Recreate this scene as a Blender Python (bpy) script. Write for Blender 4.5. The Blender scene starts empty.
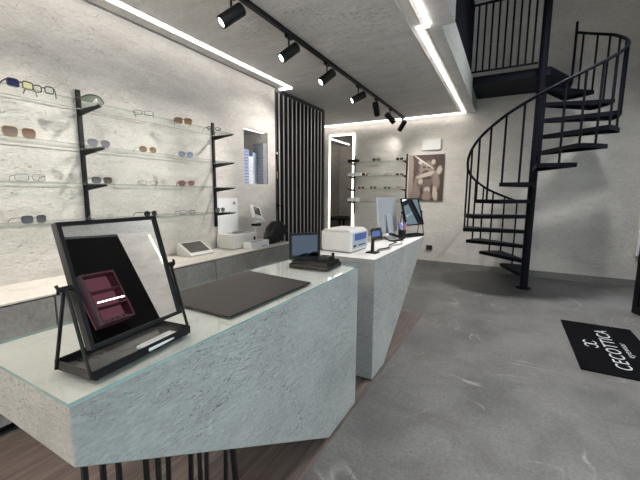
import bpy, bmesh, math, random
from mathutils import Vector, Matrix
R = math.radians
SC = bpy.context.scene
COL = SC.collection
random.seed(7)

# ------------------------------------------------------------------ materials
def new_mat(name):
    m = bpy.data.materials.new(name); m.use_nodes = True
    nt = m.node_tree; nt.nodes.clear()
    out = nt.nodes.new('ShaderNodeOutputMaterial')
    return m, nt, out

def N(nt, kind, **kw):
    n = nt.nodes.new(kind)
    for k, v in kw.items():
        setattr(n, k, v)
    return n

def simple(name, col, rough=.5, metal=0., noise=.0, scale=60., bump=0., spec=.5):
    m, nt, out = new_mat(name)
    b = N(nt, 'ShaderNodeBsdfPrincipled')
    b.inputs['Base Color'].default_value = (*col, 1)
    b.inputs['Roughness'].default_value = rough
    b.inputs['Metallic'].default_value = metal
    b.inputs['Specular IOR Level'].default_value = spec
    nt.links.new(b.outputs[0], out.inputs[0])
    if noise or bump:
        tc = N(nt, 'ShaderNodeTexCoord')
        nz = N(nt, 'ShaderNodeTexNoise'); nz.inputs['Scale'].default_value = scale; nz.inputs['Detail'].default_value = 4
        nt.links.new(tc.outputs['Object'], nz.inputs['Vector'])
        if noise:
            rp = N(nt, 'ShaderNodeValToRGB')
            rp.color_ramp.elements[0].position = .3; rp.color_ramp.elements[1].position = .7
            rp.color_ramp.elements[0].color = (*[c*(1-noise) for c in col], 1)
            rp.color_ramp.elements[1].color = (*[min(1, c*(1+noise)) for c in col], 1)
            nt.links.new(nz.outputs[0], rp.inputs[0]); nt.links.new(rp.outputs[0], b.inputs['Base Color'])
        if bump:
            bp = N(nt, 'ShaderNodeBump'); bp.inputs['Strength'].default_value = bump; bp.inputs['Distance'].default_value = .004
            nt.links.new(nz.outputs[0], bp.inputs['Height']); nt.links.new(bp.outputs[0], b.inputs['Normal'])
    return m

def plaster(name, c_lo, c_hi, stretch=(1, 1, 1), rough=.75, bump=.5, crack=.35, scale=3., fine=26., crack_scale=7., rot=(0, 0, 0)):
    """troweled plaster: cloudy tone, drawn streaks, short dark cracks"""
    m, nt, out = new_mat(name)
    L = nt.links.new
    b = N(nt, 'ShaderNodeBsdfPrincipled'); b.inputs['Roughness'].default_value = rough
    b.inputs['Specular IOR Level'].default_value = .25
    geo = N(nt, 'ShaderNodeNewGeometry')
    mp = N(nt, 'ShaderNodeMapping'); mp.inputs['Scale'].default_value = stretch; mp.inputs['Rotation'].default_value = rot
    L(geo.outputs['Position'], mp.inputs['Vector'])
    n1 = N(nt, 'ShaderNodeTexNoise'); n1.inputs['Scale'].default_value = scale; n1.inputs['Detail'].default_value = 6; n1.inputs['Roughness'].default_value = .65; n1.inputs['Distortion'].default_value = .6
    n2 = N(nt, 'ShaderNodeTexNoise'); n2.inputs['Scale'].default_value = fine; n2.inputs['Detail'].default_value = 5; n2.inputs['Roughness'].default_value = .7
    n3 = N(nt, 'ShaderNodeTexNoise'); n3.inputs['Scale'].default_value = crack_scale; n3.inputs['Detail'].default_value = 7; n3.inputs['Roughness'].default_value = .75; n3.inputs['Distortion'].default_value = 1.2
    for n in (n1, n2, n3): L(mp.outputs[0], n.inputs['Vector'])
    r1 = N(nt, 'ShaderNodeValToRGB')
    r1.color_ramp.elements[0].position = .32; r1.color_ramp.elements[1].position = .68
    r1.color_ramp.elements[0].color = (*c_lo, 1); r1.color_ramp.elements[1].color = (*c_hi, 1)
    L(n1.outputs[0], r1.inputs[0])
    # thin crack lines where the noise passes through its middle, kept only in patches
    r3 = N(nt, 'ShaderNodeValToRGB')
    e = r3.color_ramp.elements
    e[0].position = .485; e[0].color = (0, 0, 0, 1)
    e[1].position = .515; e[1].color = (0, 0, 0, 1)
    k = r3.color_ramp.elements.new(.5); k.color = (1, 1, 1, 1)
    L(n3.outputs[0], r3.inputs[0])
    r4 = N(nt, 'ShaderNodeValToRGB'); r4.color_ramp.elements[0].position = .5; r4.color_ramp.elements[1].position = .62
    L(n2.outputs[0], r4.inputs[0])
    mul = N(nt, 'ShaderNodeMath', operation='MULTIPLY'); L(r3.outputs[0], mul.inputs[0]); L(r4.outputs[0], mul.inputs[1])
    mul2 = N(nt, 'ShaderNodeMath', operation='MULTIPLY'); L(mul.outputs[0], mul2.inputs[0]); mul2.inputs[1].default_value = crack
    mx = N(nt, 'ShaderNodeMix', data_type='RGBA', blend_type='MULTIPLY')
    L(mul2.outputs[0], mx.inputs['Factor']); L(r1.outputs[0], mx.inputs['A']); mx.inputs['B'].default_value = (.12, .12, .12, 1)
    # fine mottling
    mx2 = N(nt, 'ShaderNodeMix', data_type='RGBA', blend_type='OVERLAY'); mx2.inputs['Factor'].default_value = .5
    L(mx.outputs['Result'], mx2.inputs['A']); L(n2.outputs[0], mx2.inputs['B'])
    L(mx2.outputs['Result'], b.inputs['Base Color'])
    h = N(nt, 'ShaderNodeMath', operation='SUBTRACT'); L(n2.outputs[0], h.inputs[0]); L(mul.outputs[0], h.inputs[1])
    bp = N(nt, 'ShaderNodeBump'); bp.inputs['Strength'].default_value = bump; bp.inputs['Distance'].default_value = .008
    L(h.outputs[0], bp.inputs['Height']); L(bp.outputs[0], b.inputs['Normal'])
    L(b.outputs[0], out.inputs[0])
    return m

def cracked(name, c_lo, c_hi):
    """brushed rough plaster crossed by short, nearly level fissures"""
    m, nt, out = new_mat(name); L = nt.links.new
    b = N(nt, 'ShaderNodeBsdfPrincipled'); b.inputs['Roughness'].default_value = .8; b.inputs['Specular IOR Level'].default_value = .2
    geo = N(nt, 'ShaderNodeNewGeometry')
    def noise(scale, detail, rough, dist, stretch, rot):
        mp = N(nt, 'ShaderNodeMapping'); mp.inputs['Scale'].default_value = stretch; mp.inputs['Rotation'].default_value = rot
        L(geo.outputs['Position'], mp.inputs['Vector'])
        n = N(nt, 'ShaderNodeTexNoise'); n.inputs['Scale'].default_value = scale; n.inputs['Detail'].default_value = detail; n.inputs['Roughness'].default_value = rough; n.inputs['Distortion'].default_value = dist
        L(mp.outputs[0], n.inputs['Vector']); return n.outputs[0]
    def band(sock, lo, hi):
        r = N(nt, 'ShaderNodeMapRange'); r.interpolation_type = 'SMOOTHSTEP'; L(sock, r.inputs[0]); r.inputs[1].default_value = lo; r.inputs[2].default_value = hi; return r.outputs[0]
    tilt = (R(3), 0, 0)
    tone = noise(2.6, 6, .6, .4, (1, .8, 1.6), tilt)
    fine = noise(60, 6, .75, .3, (1, .6, 1.6), tilt)
    fis = noise(25, 5, .7, .8, (.9, .40, 2.1), tilt)
    patch = noise(3.2, 3, .6, .3, (1, .7, 1.2), tilt)
    d = N(nt, 'ShaderNodeMath', operation='SUBTRACT'); L(fis, d.inputs[0]); d.inputs[1].default_value = .5
    ab = N(nt, 'ShaderNodeMath', operation='ABSOLUTE'); L(d.outputs[0], ab.inputs[0])
    ln = band(ab.outputs[0], .022, .004)
    gate = N(nt, 'ShaderNodeMath', operation='MULTIPLY'); L(band(fine, .45, .57), gate.inputs[0]); L(band(patch, .34, .54), gate.inputs[1])
    cr = N(nt, 'ShaderNodeMath', operation='MULTIPLY'); L(ln, cr.inputs[0]); L(gate.outputs[0], cr.inputs[1])
    r1 = N(nt, 'ShaderNodeValToRGB'); r1.color_ramp.elements[0].position = .3; r1.color_ramp.elements[1].position = .7
    r1.color_ramp.elements[0].color = (*c_lo, 1); r1.color_ramp.elements[1].color = (*c_hi, 1); L(tone, r1.inputs[0])
    ov = N(nt, 'ShaderNodeMix', data_type='RGBA', blend_type='OVERLAY'); ov.inputs['Factor'].default_value = .55; L(r1.outputs[0], ov.inputs['A']); L(fine, ov.inputs['B'])
    mx = N(nt, 'ShaderNodeMix', data_type='RGBA'); L(cr.outputs[0], mx.inputs['Factor']); L(ov.outputs['Result'], mx.inputs['A']); mx.inputs['B'].default_value = (.09, .095, .10, 1)
    L(mx.outputs['Result'], b.inputs['Base Color'])
    h = N(nt, 'ShaderNodeMath', operation='MULTIPLY_ADD'); L(cr.outputs[0], h.inputs[0]); h.inputs[1].default_value = -.9; L(fine, h.inputs[2])
    bp = N(nt, 'ShaderNodeBump'); bp.inputs['Strength'].default_value = .55; bp.inputs['Distance'].default_value = .006
    L(h.outputs[0], bp.inputs['Height']); L(bp.outputs[0], b.inputs['Normal']); L(b.outputs[0], out.inputs[0]); return m

def emis(name, col, strength):
    m, nt, out = new_mat(name)
    e = N(nt, 'ShaderNodeEmission'); e.inputs[0].default_value = (*col, 1); e.inputs[1].default_value = strength
    nt.links.new(e.outputs[0], out.inputs[0]); return m

def glassy(name, tint=(.96, .99, .98), alpha_rough=.0, refl=1.0):
    """thin clear pane: passes light straight through, mirrors at a shallow angle"""
    m, nt, out = new_mat(name); L = nt.links.new
    t = N(nt, 'ShaderNodeBsdfTransparent'); t.inputs[0].default_value = (*tint, 1)
    g = N(nt, 'ShaderNodeBsdfGlossy'); g.inputs['Roughness'].default_value = alpha_rough
    f = N(nt, 'ShaderNodeFresnel'); f.inputs[0].default_value = 1.45
    ml = N(nt, 'ShaderNodeMath', operation='MULTIPLY'); ml.inputs[1].default_value = refl
    gm = N(nt, 'ShaderNodeNewGeometry'); fb = N(nt, 'ShaderNodeMath', operation='SUBTRACT'); fb.inputs[0].default_value = refl; L(gm.outputs['Backfacing'], fb.inputs[1]); fb.use_clamp = True
    L(f.outputs[0], ml.inputs[0]); L(fb.outputs[0], ml.inputs[1])
    mx = N(nt, 'ShaderNodeMixShader'); L(ml.outputs[0], mx.inputs[0]); L(t.outputs[0], mx.inputs[1]); L(g.outputs[0], mx.inputs[2])
    L(mx.outputs[0], out.inputs[0]); return m

def lens_mat(name, lo, hi, dens=.85):
    """tinted lens: graded tint from top (lo) to bottom (hi), glossy skin"""
    m, nt, out = new_mat(name); L = nt.links.new
    tc = N(nt, 'ShaderNodeTexCoord'); sp = N(nt, 'ShaderNodeSeparateXYZ'); L(tc.outputs['Generated'], sp.inputs[0])
    mx = N(nt, 'ShaderNodeMix', data_type='RGBA'); L(sp.outputs['Z'], mx.inputs['Factor'])
    mx.inputs['A'].default_value = (*hi, 1); mx.inputs['B'].default_value = (*lo, 1)
    d = N(nt, 'ShaderNodeBsdfPrincipled'); d.inputs['Roughness'].default_value = .08; L(mx.outputs['Result'], d.inputs['Base Color'])
    t = N(nt, 'ShaderNodeBsdfTransparent'); L(mx.outputs['Result'], t.inputs[0])
    ms = N(nt, 'ShaderNodeMixShader'); ms.inputs[0].default_value = dens
    L(t.outputs[0], ms.inputs[1]); L(d.outputs[0], ms.inputs[2]); L(ms.outputs[0], out.inputs[0]); return m

def tile_mat():
    m, nt, out = new_mat('stone_tile'); L = nt.links.new
    b = N(nt, 'ShaderNodeBsdfPrincipled')
    geo = N(nt, 'ShaderNodeNewGeometry')
    sep = N(nt, 'ShaderNodeSeparateXYZ'); L(geo.outputs['Position'], sep.inputs[0])
    def seam(sock, off, size, w):
        a = N(nt, 'ShaderNodeMath', operation='SUBTRACT'); L(sock, a.inputs[0]); a.inputs[1].default_value = off - size*50
        md = N(nt, 'ShaderNodeMath', operation='MODULO'); L(a.outputs[0], md.inputs[0]); md.inputs[1].default_value = size
        s = N(nt, 'ShaderNodeMath', operation='SUBTRACT'); L(md.outputs[0], s.inputs[0]); s.inputs[1].default_value = size/2
        ab = N(nt, 'ShaderNodeMath', operation='ABSOLUTE'); L(s.outputs[0], ab.inputs[0])
        g = N(nt, 'ShaderNodeMath', operation='GREATER_THAN'); L(ab.outputs[0], g.inputs[0]); g.inputs[1].default_value = size/2 - w
        return g.outputs[0]
    sx = seam(sep.outputs['X'], .62, 1.22, .0018); sy = seam(sep.outputs['Y'], 2.105, 1.22, .0018)
    mxs = N(nt, 'ShaderNodeMath', operation='MAXIMUM'); L(sx, mxs.inputs[0]); L(sy, mxs.inputs[1])
    n1 = N(nt, 'ShaderNodeTexNoise'); n1.inputs['Scale'].default_value = 2.2; n1.inputs['Detail'].default_value = 9; n1.inputs['Roughness'].default_value = .68; n1.inputs['Distortion'].default_value = .5
    L(geo.outputs['Position'], n1.inputs['Vector'])
    r1 = N(nt, 'ShaderNodeValToRGB'); r1.color_ramp.elements[0].position = .34; r1.color_ramp.elements[1].position = .66
    r1.color_ramp.elements[0].color = (.074, .0737, .0733, 1); r1.color_ramp.elements[1].color = (.132, .131, .129, 1)
    L(n1.outputs[0], r1.inputs[0])
    # pale veins
    n2 = N(nt, 'ShaderNodeTexNoise'); n2.inputs['Scale'].default_value = .9; n2.inputs['Detail'].default_value = 2.2; n2.inputs['Roughness'].default_value = .6; n2.inputs['Distortion'].default_value = 1.6
    L(geo.outputs['Position'], n2.inputs['Vector'])
    rv = N(nt, 'ShaderNodeValToRGB'); e = rv.color_ramp.elements
    e[0].position = .490; e[0].color = (0, 0, 0, 1); e[1].position = .510; e[1].color = (0, 0, 0, 1)
    k = e.new(.5); k.color = (1, 1, 1, 1); L(n2.outputs[0], rv.inputs[0])
    n3 = N(nt, 'ShaderNodeTexNoise'); n3.inputs['Scale'].default_value = 2.6; n3.inputs['Detail'].default_value = 2
    L(geo.outputs['Position'], n3.inputs['Vector'])
    rk = N(nt, 'ShaderNodeValToRGB'); rk.color_ramp.elements[0].position = .50; rk.color_ramp.elements[1].position = .66; L(n3.outputs[0], rk.inputs[0])
    vm = N(nt, 'ShaderNodeMath', operation='MULTIPLY'); L(rv.outputs[0], vm.inputs[0]); L(rk.outputs[0], vm.inputs[1])
    vm2 = N(nt, 'ShaderNodeMath', operation='MULTIPLY'); L(vm.outputs[0], vm2.inputs[0]); vm2.inputs[1].default_value = .5
    mv = N(nt, 'ShaderNodeMix', data_type='RGBA'); L(vm2.outputs[0], mv.inputs['Factor']); L(r1.outputs[0], mv.inputs['A']); mv.inputs['B'].default_value = (.36, .35, .335, 1)
    n4 = N(nt, 'ShaderNodeTexNoise'); n4.inputs['Scale'].default_value = 55; n4.inputs['Detail'].default_value = 4; L(geo.outputs['Position'], n4.inputs['Vector'])
    mo = N(nt, 'ShaderNodeMix', data_type='RGBA', blend_type='OVERLAY'); mo.inputs['Factor'].default_value = .5
    L(mv.outputs['Result'], mo.inputs['A']); L(n4.outputs[0], mo.inputs['B'])
    ms = N(nt, 'ShaderNodeMix', data_type='RGBA'); L(mxs.outputs[0], ms.inputs['Factor']); L(mo.outputs['Result'], ms.inputs['A']); ms.inputs['B'].default_value = (.075, .072, .07, 1)
    L(ms.outputs['Result'], b.inputs['Base Color'])
    b.inputs['Roughness'].default_value = .42; b.inputs['Specular IOR Level'].default_value = .45
    bp = N(nt, 'ShaderNodeBump'); bp.inputs['Strength'].default_value = .12; bp.inputs['Distance'].default_value = .003
    L(n4.outputs[0], bp.inputs['Height']); L(bp.outputs[0], b.inputs['Normal'])
    L(b.outputs[0], out.inputs[0]); return m

def plank_mat():
    m, nt, out = new_mat('wood_planks'); L = nt.links.new
    b = N(nt, 'ShaderNodeBsdfPrincipled'); b.inputs['Roughness'].default_value = .38
    geo = N(nt, 'ShaderNodeNewGeometry')
    sep = N(nt, 'ShaderNodeSeparateXYZ'); L(geo.outputs['Position'], sep.inputs[0])
    a = N(nt, 'ShaderNodeMath', operation='ADD'); L(sep.outputs['X'], a.inputs[0]); a.inputs[1].default_value = 10.
    d = N(nt, 'ShaderNodeMath', operation='DIVIDE'); L(a.outputs[0], d.inputs[0]); d.inputs[1].default_value = .19
    fl = N(nt, 'ShaderNodeMath', operation='FLOOR'); L(d.outputs[0], fl.inputs[0])
    wn = N(nt, 'ShaderNodeTexWhiteNoise', noise_dimensions='1D'); L(fl.outputs[0], wn.inputs['W'])
    fr = N(nt, 'ShaderNodeMath', operation='FRACT'); L(d.outputs[0], fr.inputs[0])
    gp = N(nt, 'ShaderNodeMath', operation='LESS_THAN'); L(fr.outputs[0], gp.inputs[0]); gp.inputs[1].default_value = .02
    mp = N(nt, 'ShaderNodeMapping'); mp.inputs['Scale'].default_value = (14, 1.2, 14); L(geo.outputs['Position'], mp.inputs['Vector'])
    n1 = N(nt, 'ShaderNodeTexNoise'); n1.inputs['Scale'].default_value = 2; n1.inputs['Detail'].default_value = 6; n1.inputs['Distortion'].default_value = .6; L(mp.outputs[0], n1.inputs['Vector'])
    r = N(nt, 'ShaderNodeValToRGB'); r.color_ramp.elements[0].position = .3; r.color_ramp.elements[1].position = .75
    r.color_ramp.elements[0].color = (.055, .042, .038, 1); r.color_ramp.elements[1].color = (.165, .132, .123, 1); L(n1.outputs[0], r.inputs[0])
    mr = N(nt, 'ShaderNodeMapRange'); L(wn.outputs[0], mr.inputs[0]); mr.inputs[3].default_value = .75; mr.inputs[4].default_value = 1.25
    mm = N(nt, 'ShaderNodeMix', data_type='RGBA', blend_type='MULTIPLY'); mm.inputs['Factor'].default_value = 1
    L(r.outputs[0], mm.inputs['A']); L(mr.outputs[0], mm.inputs['B'])
    mg = N(nt, 'ShaderNodeMix', data_type='RGBA'); L(gp.outputs[0], mg.inputs['Factor']); L(mm.outputs['Result'], mg.inputs['A']); mg.inputs['B'].default_value = (.02, .015, .012, 1)
    L(mg.outputs['Result'], b.inputs['Base Color']); L(b.outputs[0], out.inputs[0]); return m

M = {}
M['wall'] = plaster('wall_plaster', (.52, .483, .455), (.66, .625, .60), stretch=(1, .55, 1.7), crack=.6, bump=.8, crack_scale=14, scale=4, fine=48, rot=(R(18), 0, 0))
M['wall_back'] = plaster('back_wall_plaster', (.50, .475, .44), (.60, .575, .54), stretch=(.55, 1, 1.6), crack=.45, bump=.7, crack_scale=11, scale=3, fine=44)
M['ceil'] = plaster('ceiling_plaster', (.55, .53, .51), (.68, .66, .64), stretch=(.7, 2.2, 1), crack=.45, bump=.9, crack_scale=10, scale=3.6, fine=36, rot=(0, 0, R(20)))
M['upper'] = plaster('upper_wall_plaster', (.42, .42, .41), (.52, .52, .51), stretch=(.55, .55, 1.6), crack=.35, bump=.4, crack_scale=4, scale=1.8)
M['fascia_shade'] = plaster('fascia_shaded_plaster', (.235, .25, .245), (.30, .315, .31), stretch=(1, .6, 1.5), crack=.3, bump=.5, crack_scale=9, scale=3, fine=40)  # slab side toward the void: its shade is put into the colour
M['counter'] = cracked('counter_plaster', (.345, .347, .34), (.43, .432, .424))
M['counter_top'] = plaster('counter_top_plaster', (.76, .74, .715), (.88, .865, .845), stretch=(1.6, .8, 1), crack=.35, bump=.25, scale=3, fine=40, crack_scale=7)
M['cab_top'] = plaster('cabinet_top_plaster', (.60, .56, .52), (.70, .66, .62), stretch=(1.5, .6, 1), crack=.2, bump=.2, scale=3)
M['cab'] = plaster('cabinet_concrete', (.235, .235, .232), (.33, .33, .325), stretch=(1, 1, 1), crack=.25, bump=.2, scale=5, fine=45)
M['tile'] = tile_mat()
M['plank'] = plank_mat()
M['base'] = simple('baseboard_grey', (.155, .15, .145), .5, noise=.12, scale=8)
M['black'] = simple('black_powder_coat', (.006, .006, .007), .5, bump=.15, scale=300, spec=.22)
M['steel'] = simple('black_steel', (.0045, .0055, .0095), .5, noise=.2, scale=20, spec=.08)
M['slat'] = simple('slat_lit_front', (.42, .41, .40), .3, metal=.2, noise=.1, scale=30)
M['slat_bk'] = simple('dark_backing', (.026, .026, .028), .6, noise=.1, scale=30)
M['charcoal'] = simple('charcoal_panel', (.004, .004, .0045), .6, noise=.1, scale=5, spec=.04)
M['pad'] = simple('dark_leatherette', (.030, .0255, .025), .5, noise=.12, scale=9, bump=.25)
M['pad_edge'] = simple('pad_black_edge', (.006, .006, .006), .5, noise=.1)
M['white'] = simple('white_plastic', (.72, .71, .70), .4, noise=.02, scale=20)
M['white2'] = simple('warm_white_plastic', (.72, .71, .70), .45, noise=.03, scale=20)
M['card'] = simple('white_card', (.78, .78, .80), .6, noise=.02, scale=40)
M['silver'] = simple('silver_aluminium', (.46, .49, .53), .38, metal=.25, noise=.03, scale=50)
M['grey'] = simple('grey_plastic', (.22, .23, .25), .45, noise=.05)
M['screen'] = simple('dark_screen', (.028, .030, .032), .12, noise=.15, scale=6)
M['till_screen'] = simple('till_screen', (.075, .067, .064), .25, noise=.25, scale=10)
M['mirror'] = simple('mirror_glass', (.86, .88, .87), .012, metal=1., noise=.01, scale=2)
M['mirror_dark'] = simple('dark_mirror_glass', (.048, .052, .066), .015, metal=1., noise=.01, scale=2)
M['led'] = emis('led_strip_glow', (1., .95, .885), 6.2)
M['niche_led'] = emis('niche_led_glow', (1., .96, .9), 1.6)
M['led2'] = emis('mirror_led_glow', (1., .95, .80), 2.6)
M['lamp'] = emis('fill_glow', (1., .91, .80), 760)
M['spot'] = emis('spot_lens_glow', (1., .96, .9), 12)
M['blue_glow'] = emis('blue_screen_glow', (.10, .17, .38), .5)
M['reveal'] = simple('strip_trim', (.66, .64, .61), .5, noise=.03)
M['pane'] = glassy('clear_pane', (.93, .97, .95))
M['dimmed'] = glassy('dimmed_pane', (.30, .33, .34))  # pane darkened so daylight mirrored from the street side stays dim
M['shelf_glass'] = glassy('shelf_glass', (.965, .985, .975), refl=.8)
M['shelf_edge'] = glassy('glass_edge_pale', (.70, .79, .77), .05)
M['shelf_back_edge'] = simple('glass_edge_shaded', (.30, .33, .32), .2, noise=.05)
M['top_glass'] = glassy('counter_glass', (.975, .99, .985))
M['top_edge'] = simple('glass_edge_teal', (.27, .42, .40), .12, noise=.15, scale=10)
M['blue'] = simple('blue_print', (.07, .12, .36), .5, noise=.2, scale=30)
M['blue_box'] = simple('blue_carton', (.17, .25, .55), .55, noise=.15, scale=30)
M['cloth'] = simple('black_cloth', (.007, .007, .008), .9, noise=.3, scale=25, bump=.8)
M['rubber'] = simple('mat_pile', (.0022, .0024, .0032), .95, noise=.3, scale=220, bump=.6, spec=.05)
M['print'] = simple('mat_lettering', (.36, .37, .39), .9, noise=.08, scale=150)
M['wine'] = simple('wine_red_panel', (.065, .020, .030), .45, noise=.15, scale=8)
M['wine_lit'] = emis('backlit_wine_panel', (.22, .08, .11), .30)
M['pink'] = simple('pink_plastic', (.75, .16, .32), .5, noise=.05)
M['lilac'] = simple('lilac_plastic', (.36, .40, .78), .5, noise=.05)
M['picture_edge'] = simple('canvas_edge', (.30, .24, .21), .7, noise=.1)
M['liner'] = simple('grey_gloss_liner', (.055, .055, .058), .12, noise=.05)
M['unit'] = simple('matt_white_unit', (.56, .56, .55), .6, noise=.02)
M['gold'] = simple('brushed_brass', (.5, .36, .16), .35, metal=.8, noise=.05)

def picture_mat():
    """sepia print: pale carved-stone figure with two ears, muzzle, draped ribbon and a bow over a brown ground"""
    m, nt, out = new_mat('sepia_print'); L = nt.links.new
    tc = N(nt, 'ShaderNodeTexCoord'); sp = N(nt, 'ShaderNodeSeparateXYZ'); L(tc.outputs['Generated'], sp.inputs[0])
    nz = N(nt, 'ShaderNodeTexNoise'); nz.inputs['Scale'].default_value = 13; nz.inputs['Detail'].default_value = 7
    L(tc.outputs['Generated'], nz.inputs['Vector'])
    base = N(nt, 'ShaderNodeValToRGB'); base.color_ramp.elements[0].color = (.020, .009, .0065, 1); base.color_ramp.elements[1].color = (.055, .028, .021, 1)
    base.color_ramp.elements[0].position = .35; base.color_ramp.elements[1].position = .7
    L(nz.outputs[0], base.inputs[0]); cur = base.outputs[0]
    def blob(cur, cx, cz, rx, rz, ang, col, hard=.22):
        mp = N(nt, 'ShaderNodeMapping', vector_type='TEXTURE')
        mp.inputs['Location'].default_value = (cx, 0, cz); mp.inputs['Rotation'].default_value = (0, R(ang), 0); mp.inputs['Scale'].default_value = (rx, 1000, rz)
        L(tc.outputs['Generated'], mp.inputs['Vector'])
        add = N(nt, 'ShaderNodeVectorMath', operation='LENGTH'); L(mp.outputs[0], add.inputs[0])
        j = N(nt, 'ShaderNodeMath', operation='MULTIPLY_ADD'); L(nz.outputs[0], j.inputs[0]); j.inputs[1].default_value = .9; L(add.outputs['Value'], j.inputs[2])
        r = N(nt, 'ShaderNodeMapRange'); L(j.outputs[0], r.inputs[0]); r.inputs[1].default_value = 1.45+hard; r.inputs[2].default_value = 1.45-hard
        mx = N(nt, 'ShaderNodeMix', data_type='RGBA'); L(r.outputs[0], mx.inputs['Factor']); L(cur, mx.inputs['A']); mx.inputs['B'].default_value = (*col, 1)
        return mx.outputs['Result']
    st, hi, sh = (.20, .155, .13), (.40, .345, .305), (.035, .019, .014)
    for a in [(.05, .5, .09, .9, 0, (.27, .21, .185)), (.28, .30, .13, .30, 8, st), (.50, .42, .24, .28, 0, (.105, .072, .06)), (.52, .70, .21, .15, 0, st),
              (.34, .84, .06, .05, 0, hi), (.70, .84, .06, .05, 0, hi), (.50, .62, .10, .05, 0, sh), (.45, .73, .045, .025, 0, sh), (.60, .73, .045, .025, 0, sh),
              (.52, .50, .14, .035, 0, sh), (.52, .57, .30, .045, -12, hi), (.80, .44, .10, .20, -10, st), (.88, .66, .07, .10, 25, hi), (.55, .24, .10, .06, 0, hi), (.55, .10, .13, .12, 0, st),
              (.78, .16, .07, .16, -14, hi), (.36, .42, .07, .06, 0, hi), (.18, .12, .12, .12, 0, st), (.40, .22, .05, .10, 0, sh), (.68, .24, .035, .12, 0, sh)]:
        cur = blob(cur, *a)
    cur = blob(cur, .40, .86, .36, .016, 28, (.52, .48, .42), .2)
    b = N(nt, 'ShaderNodeBsdfPrincipled'); b.inputs['Roughness'].default_value = .6; L(cur, b.inputs['Base Color']); L(b.outputs[0], out.inputs[0]); return m
M['picture'] = picture_mat()

# ------------------------------------------------------------------ mesh building
class MB:
    def __init__(s): s.bm = bmesh.new()
    def _xf(s, vs, mat):
        if mat is not None: bmesh.ops.transform(s.bm, matrix=mat, verts=vs)
    def box(s, lo, hi, bevel=0., seg=2, mat=None, mi=0):
        lo, hi = Vector(lo), Vector(hi)
        g = bmesh.ops.create_cube(s.bm, size=1)
        vs = g['verts']
        c, d = (lo+hi)/2, hi-lo
        for v in vs: v.co = Vector((c[i] + v.co[i]*d[i] for i in range(3)))
        fs = set(f for v in vs for f in v.link_faces)
        if bevel:
            es = list(set(e for v in vs for e in v.link_edges))
            r = bmesh.ops.bevel(s.bm, geom=es, offset=bevel, segments=seg, affect='EDGES', profile=.5)
            vs = list(set(v for f in r['faces'] for v in f.verts) | set(v for f in fs if f.is_valid for v in f.verts))
            fs = set(f for v in vs for f in v.link_faces)
        for f in fs: f.material_index = mi
        s._xf(vs, mat); return s
    def prism(s, pts, axis, a, b, bevel=0., mat=None):
        """polygon pts (2-D, in the two axes left after AXIS) extruded along AXIS from a to b"""
        def P(p, t):
            return Vector({'x': (t, p[0], p[1]), 'y': (p[0], t, p[1]), 'z': (p[0], p[1], t)}[axis])
        v0 = [s.bm.verts.new(P(p, a)) for p in pts]; v1 = [s.bm.verts.new(P(p, b)) for p in pts]
        n = len(pts); fs = [s.bm.faces.new(v0), s.bm.faces.new(v1)]
        for i in range(n): fs.append(s.bm.faces.new((v0[i], v0[(i+1) % n], v1[(i+1) % n], v1[i])))
        vs = v0+v1
        bmesh.ops.recalc_face_normals(s.bm, faces=fs)
        if bevel:
            es = list(set(e for f in fs for e in f.edges))
            r = bmesh.ops.bevel(s.bm, geom=es, offset=bevel, segments=2, affect='EDGES', profile=.5)
            vs = list(set(v for f in r['faces'] for v in f.verts) | set(v for v in vs if v.is_valid))
        s._xf(vs, mat); return s
    def tube(s, pts, r, n=10, closed=False, cap=True, radii=None):
        """round bar swept along a path"""
        pts = [Vector(p) for p in pts]; k = len(pts)
        tang = []
        for i in range(k):
            if closed: t = pts[(i+1) % k]-pts[i-1]
            else: t = pts[min(i+1, k-1)]-pts[max(i-1, 0)]
            tang.append(t.normalized())
        t0 = tang[0]; u = t0.orthogonal().normalized(); rings = []
        for i in range(k):
            t = tang[i]; u = (u - t*u.dot(t))
            u = u.normalized() if u.length > 1e-6 else t.orthogonal().normalized()
            w = t.cross(u); rr = radii[i] if radii else r
            rings.append([s.bm.verts.new(pts[i] + (u*math.cos(2*math.pi*j/n) + w*math.sin(2*math.pi*j/n))*rr) for j in range(n)])
        fs = []
        for i in range(k if closed else k-1):
            A, B = rings[i], rings[(i+1) % k]
            for j in range(n): fs.append(s.bm.faces.new((A[j], A[(j+1) % n], B[(j+1) % n], B[j])))
        if cap and not closed:
            fs.append(s.bm.faces.new(rings[0])); fs.append(s.bm.faces.new(rings[-1]))
        bmesh.ops.recalc_face_normals(s.bm, faces=fs)
        return s
    def lathe(s, prof, n=24, mat=None):
        """profile [(r, z)] turned about z"""
        rings = []
        for r, z in prof:
            rings.append([s.bm.verts.new((r*math.cos(2*math.pi*j/n), r*math.sin(2*math.pi*j/n), z)) for j in range(n)])
        fs = []
        for A, B in zip(rings, rings[1:]):
            for j in range(n): fs.append(s.bm.faces.new((A[j], A[(j+1) % n], B[(j+1) % n], B[j])))
        fs.append(s.bm.faces.new(rings[0])); fs.append(s.bm.faces.new(rings[-1]))
        bmesh.ops.recalc_face_normals(s.bm, faces=fs)
        s._xf([v for r in rings for v in r], mat); return s
    def build(s, name, mats, parent=None, smooth=False):
        me = bpy.data.meshes.new(name)
        s.bm.normal_update(); s.bm.to_mesh(me); s.bm.free()
        for m in (mats if isinstance(mats, (list, tuple)) else [mats]): me.materials.append(m)
        if smooth:
            for p in me.polygons: p.use_smooth = True
            try: me.set_sharp_from_angle(angle=R(40))
            except Exception: pass
        o = bpy.data.objects.new(name, me); COL.objects.link(o)
        if parent is not None: o.parent = parent
        return o

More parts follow.
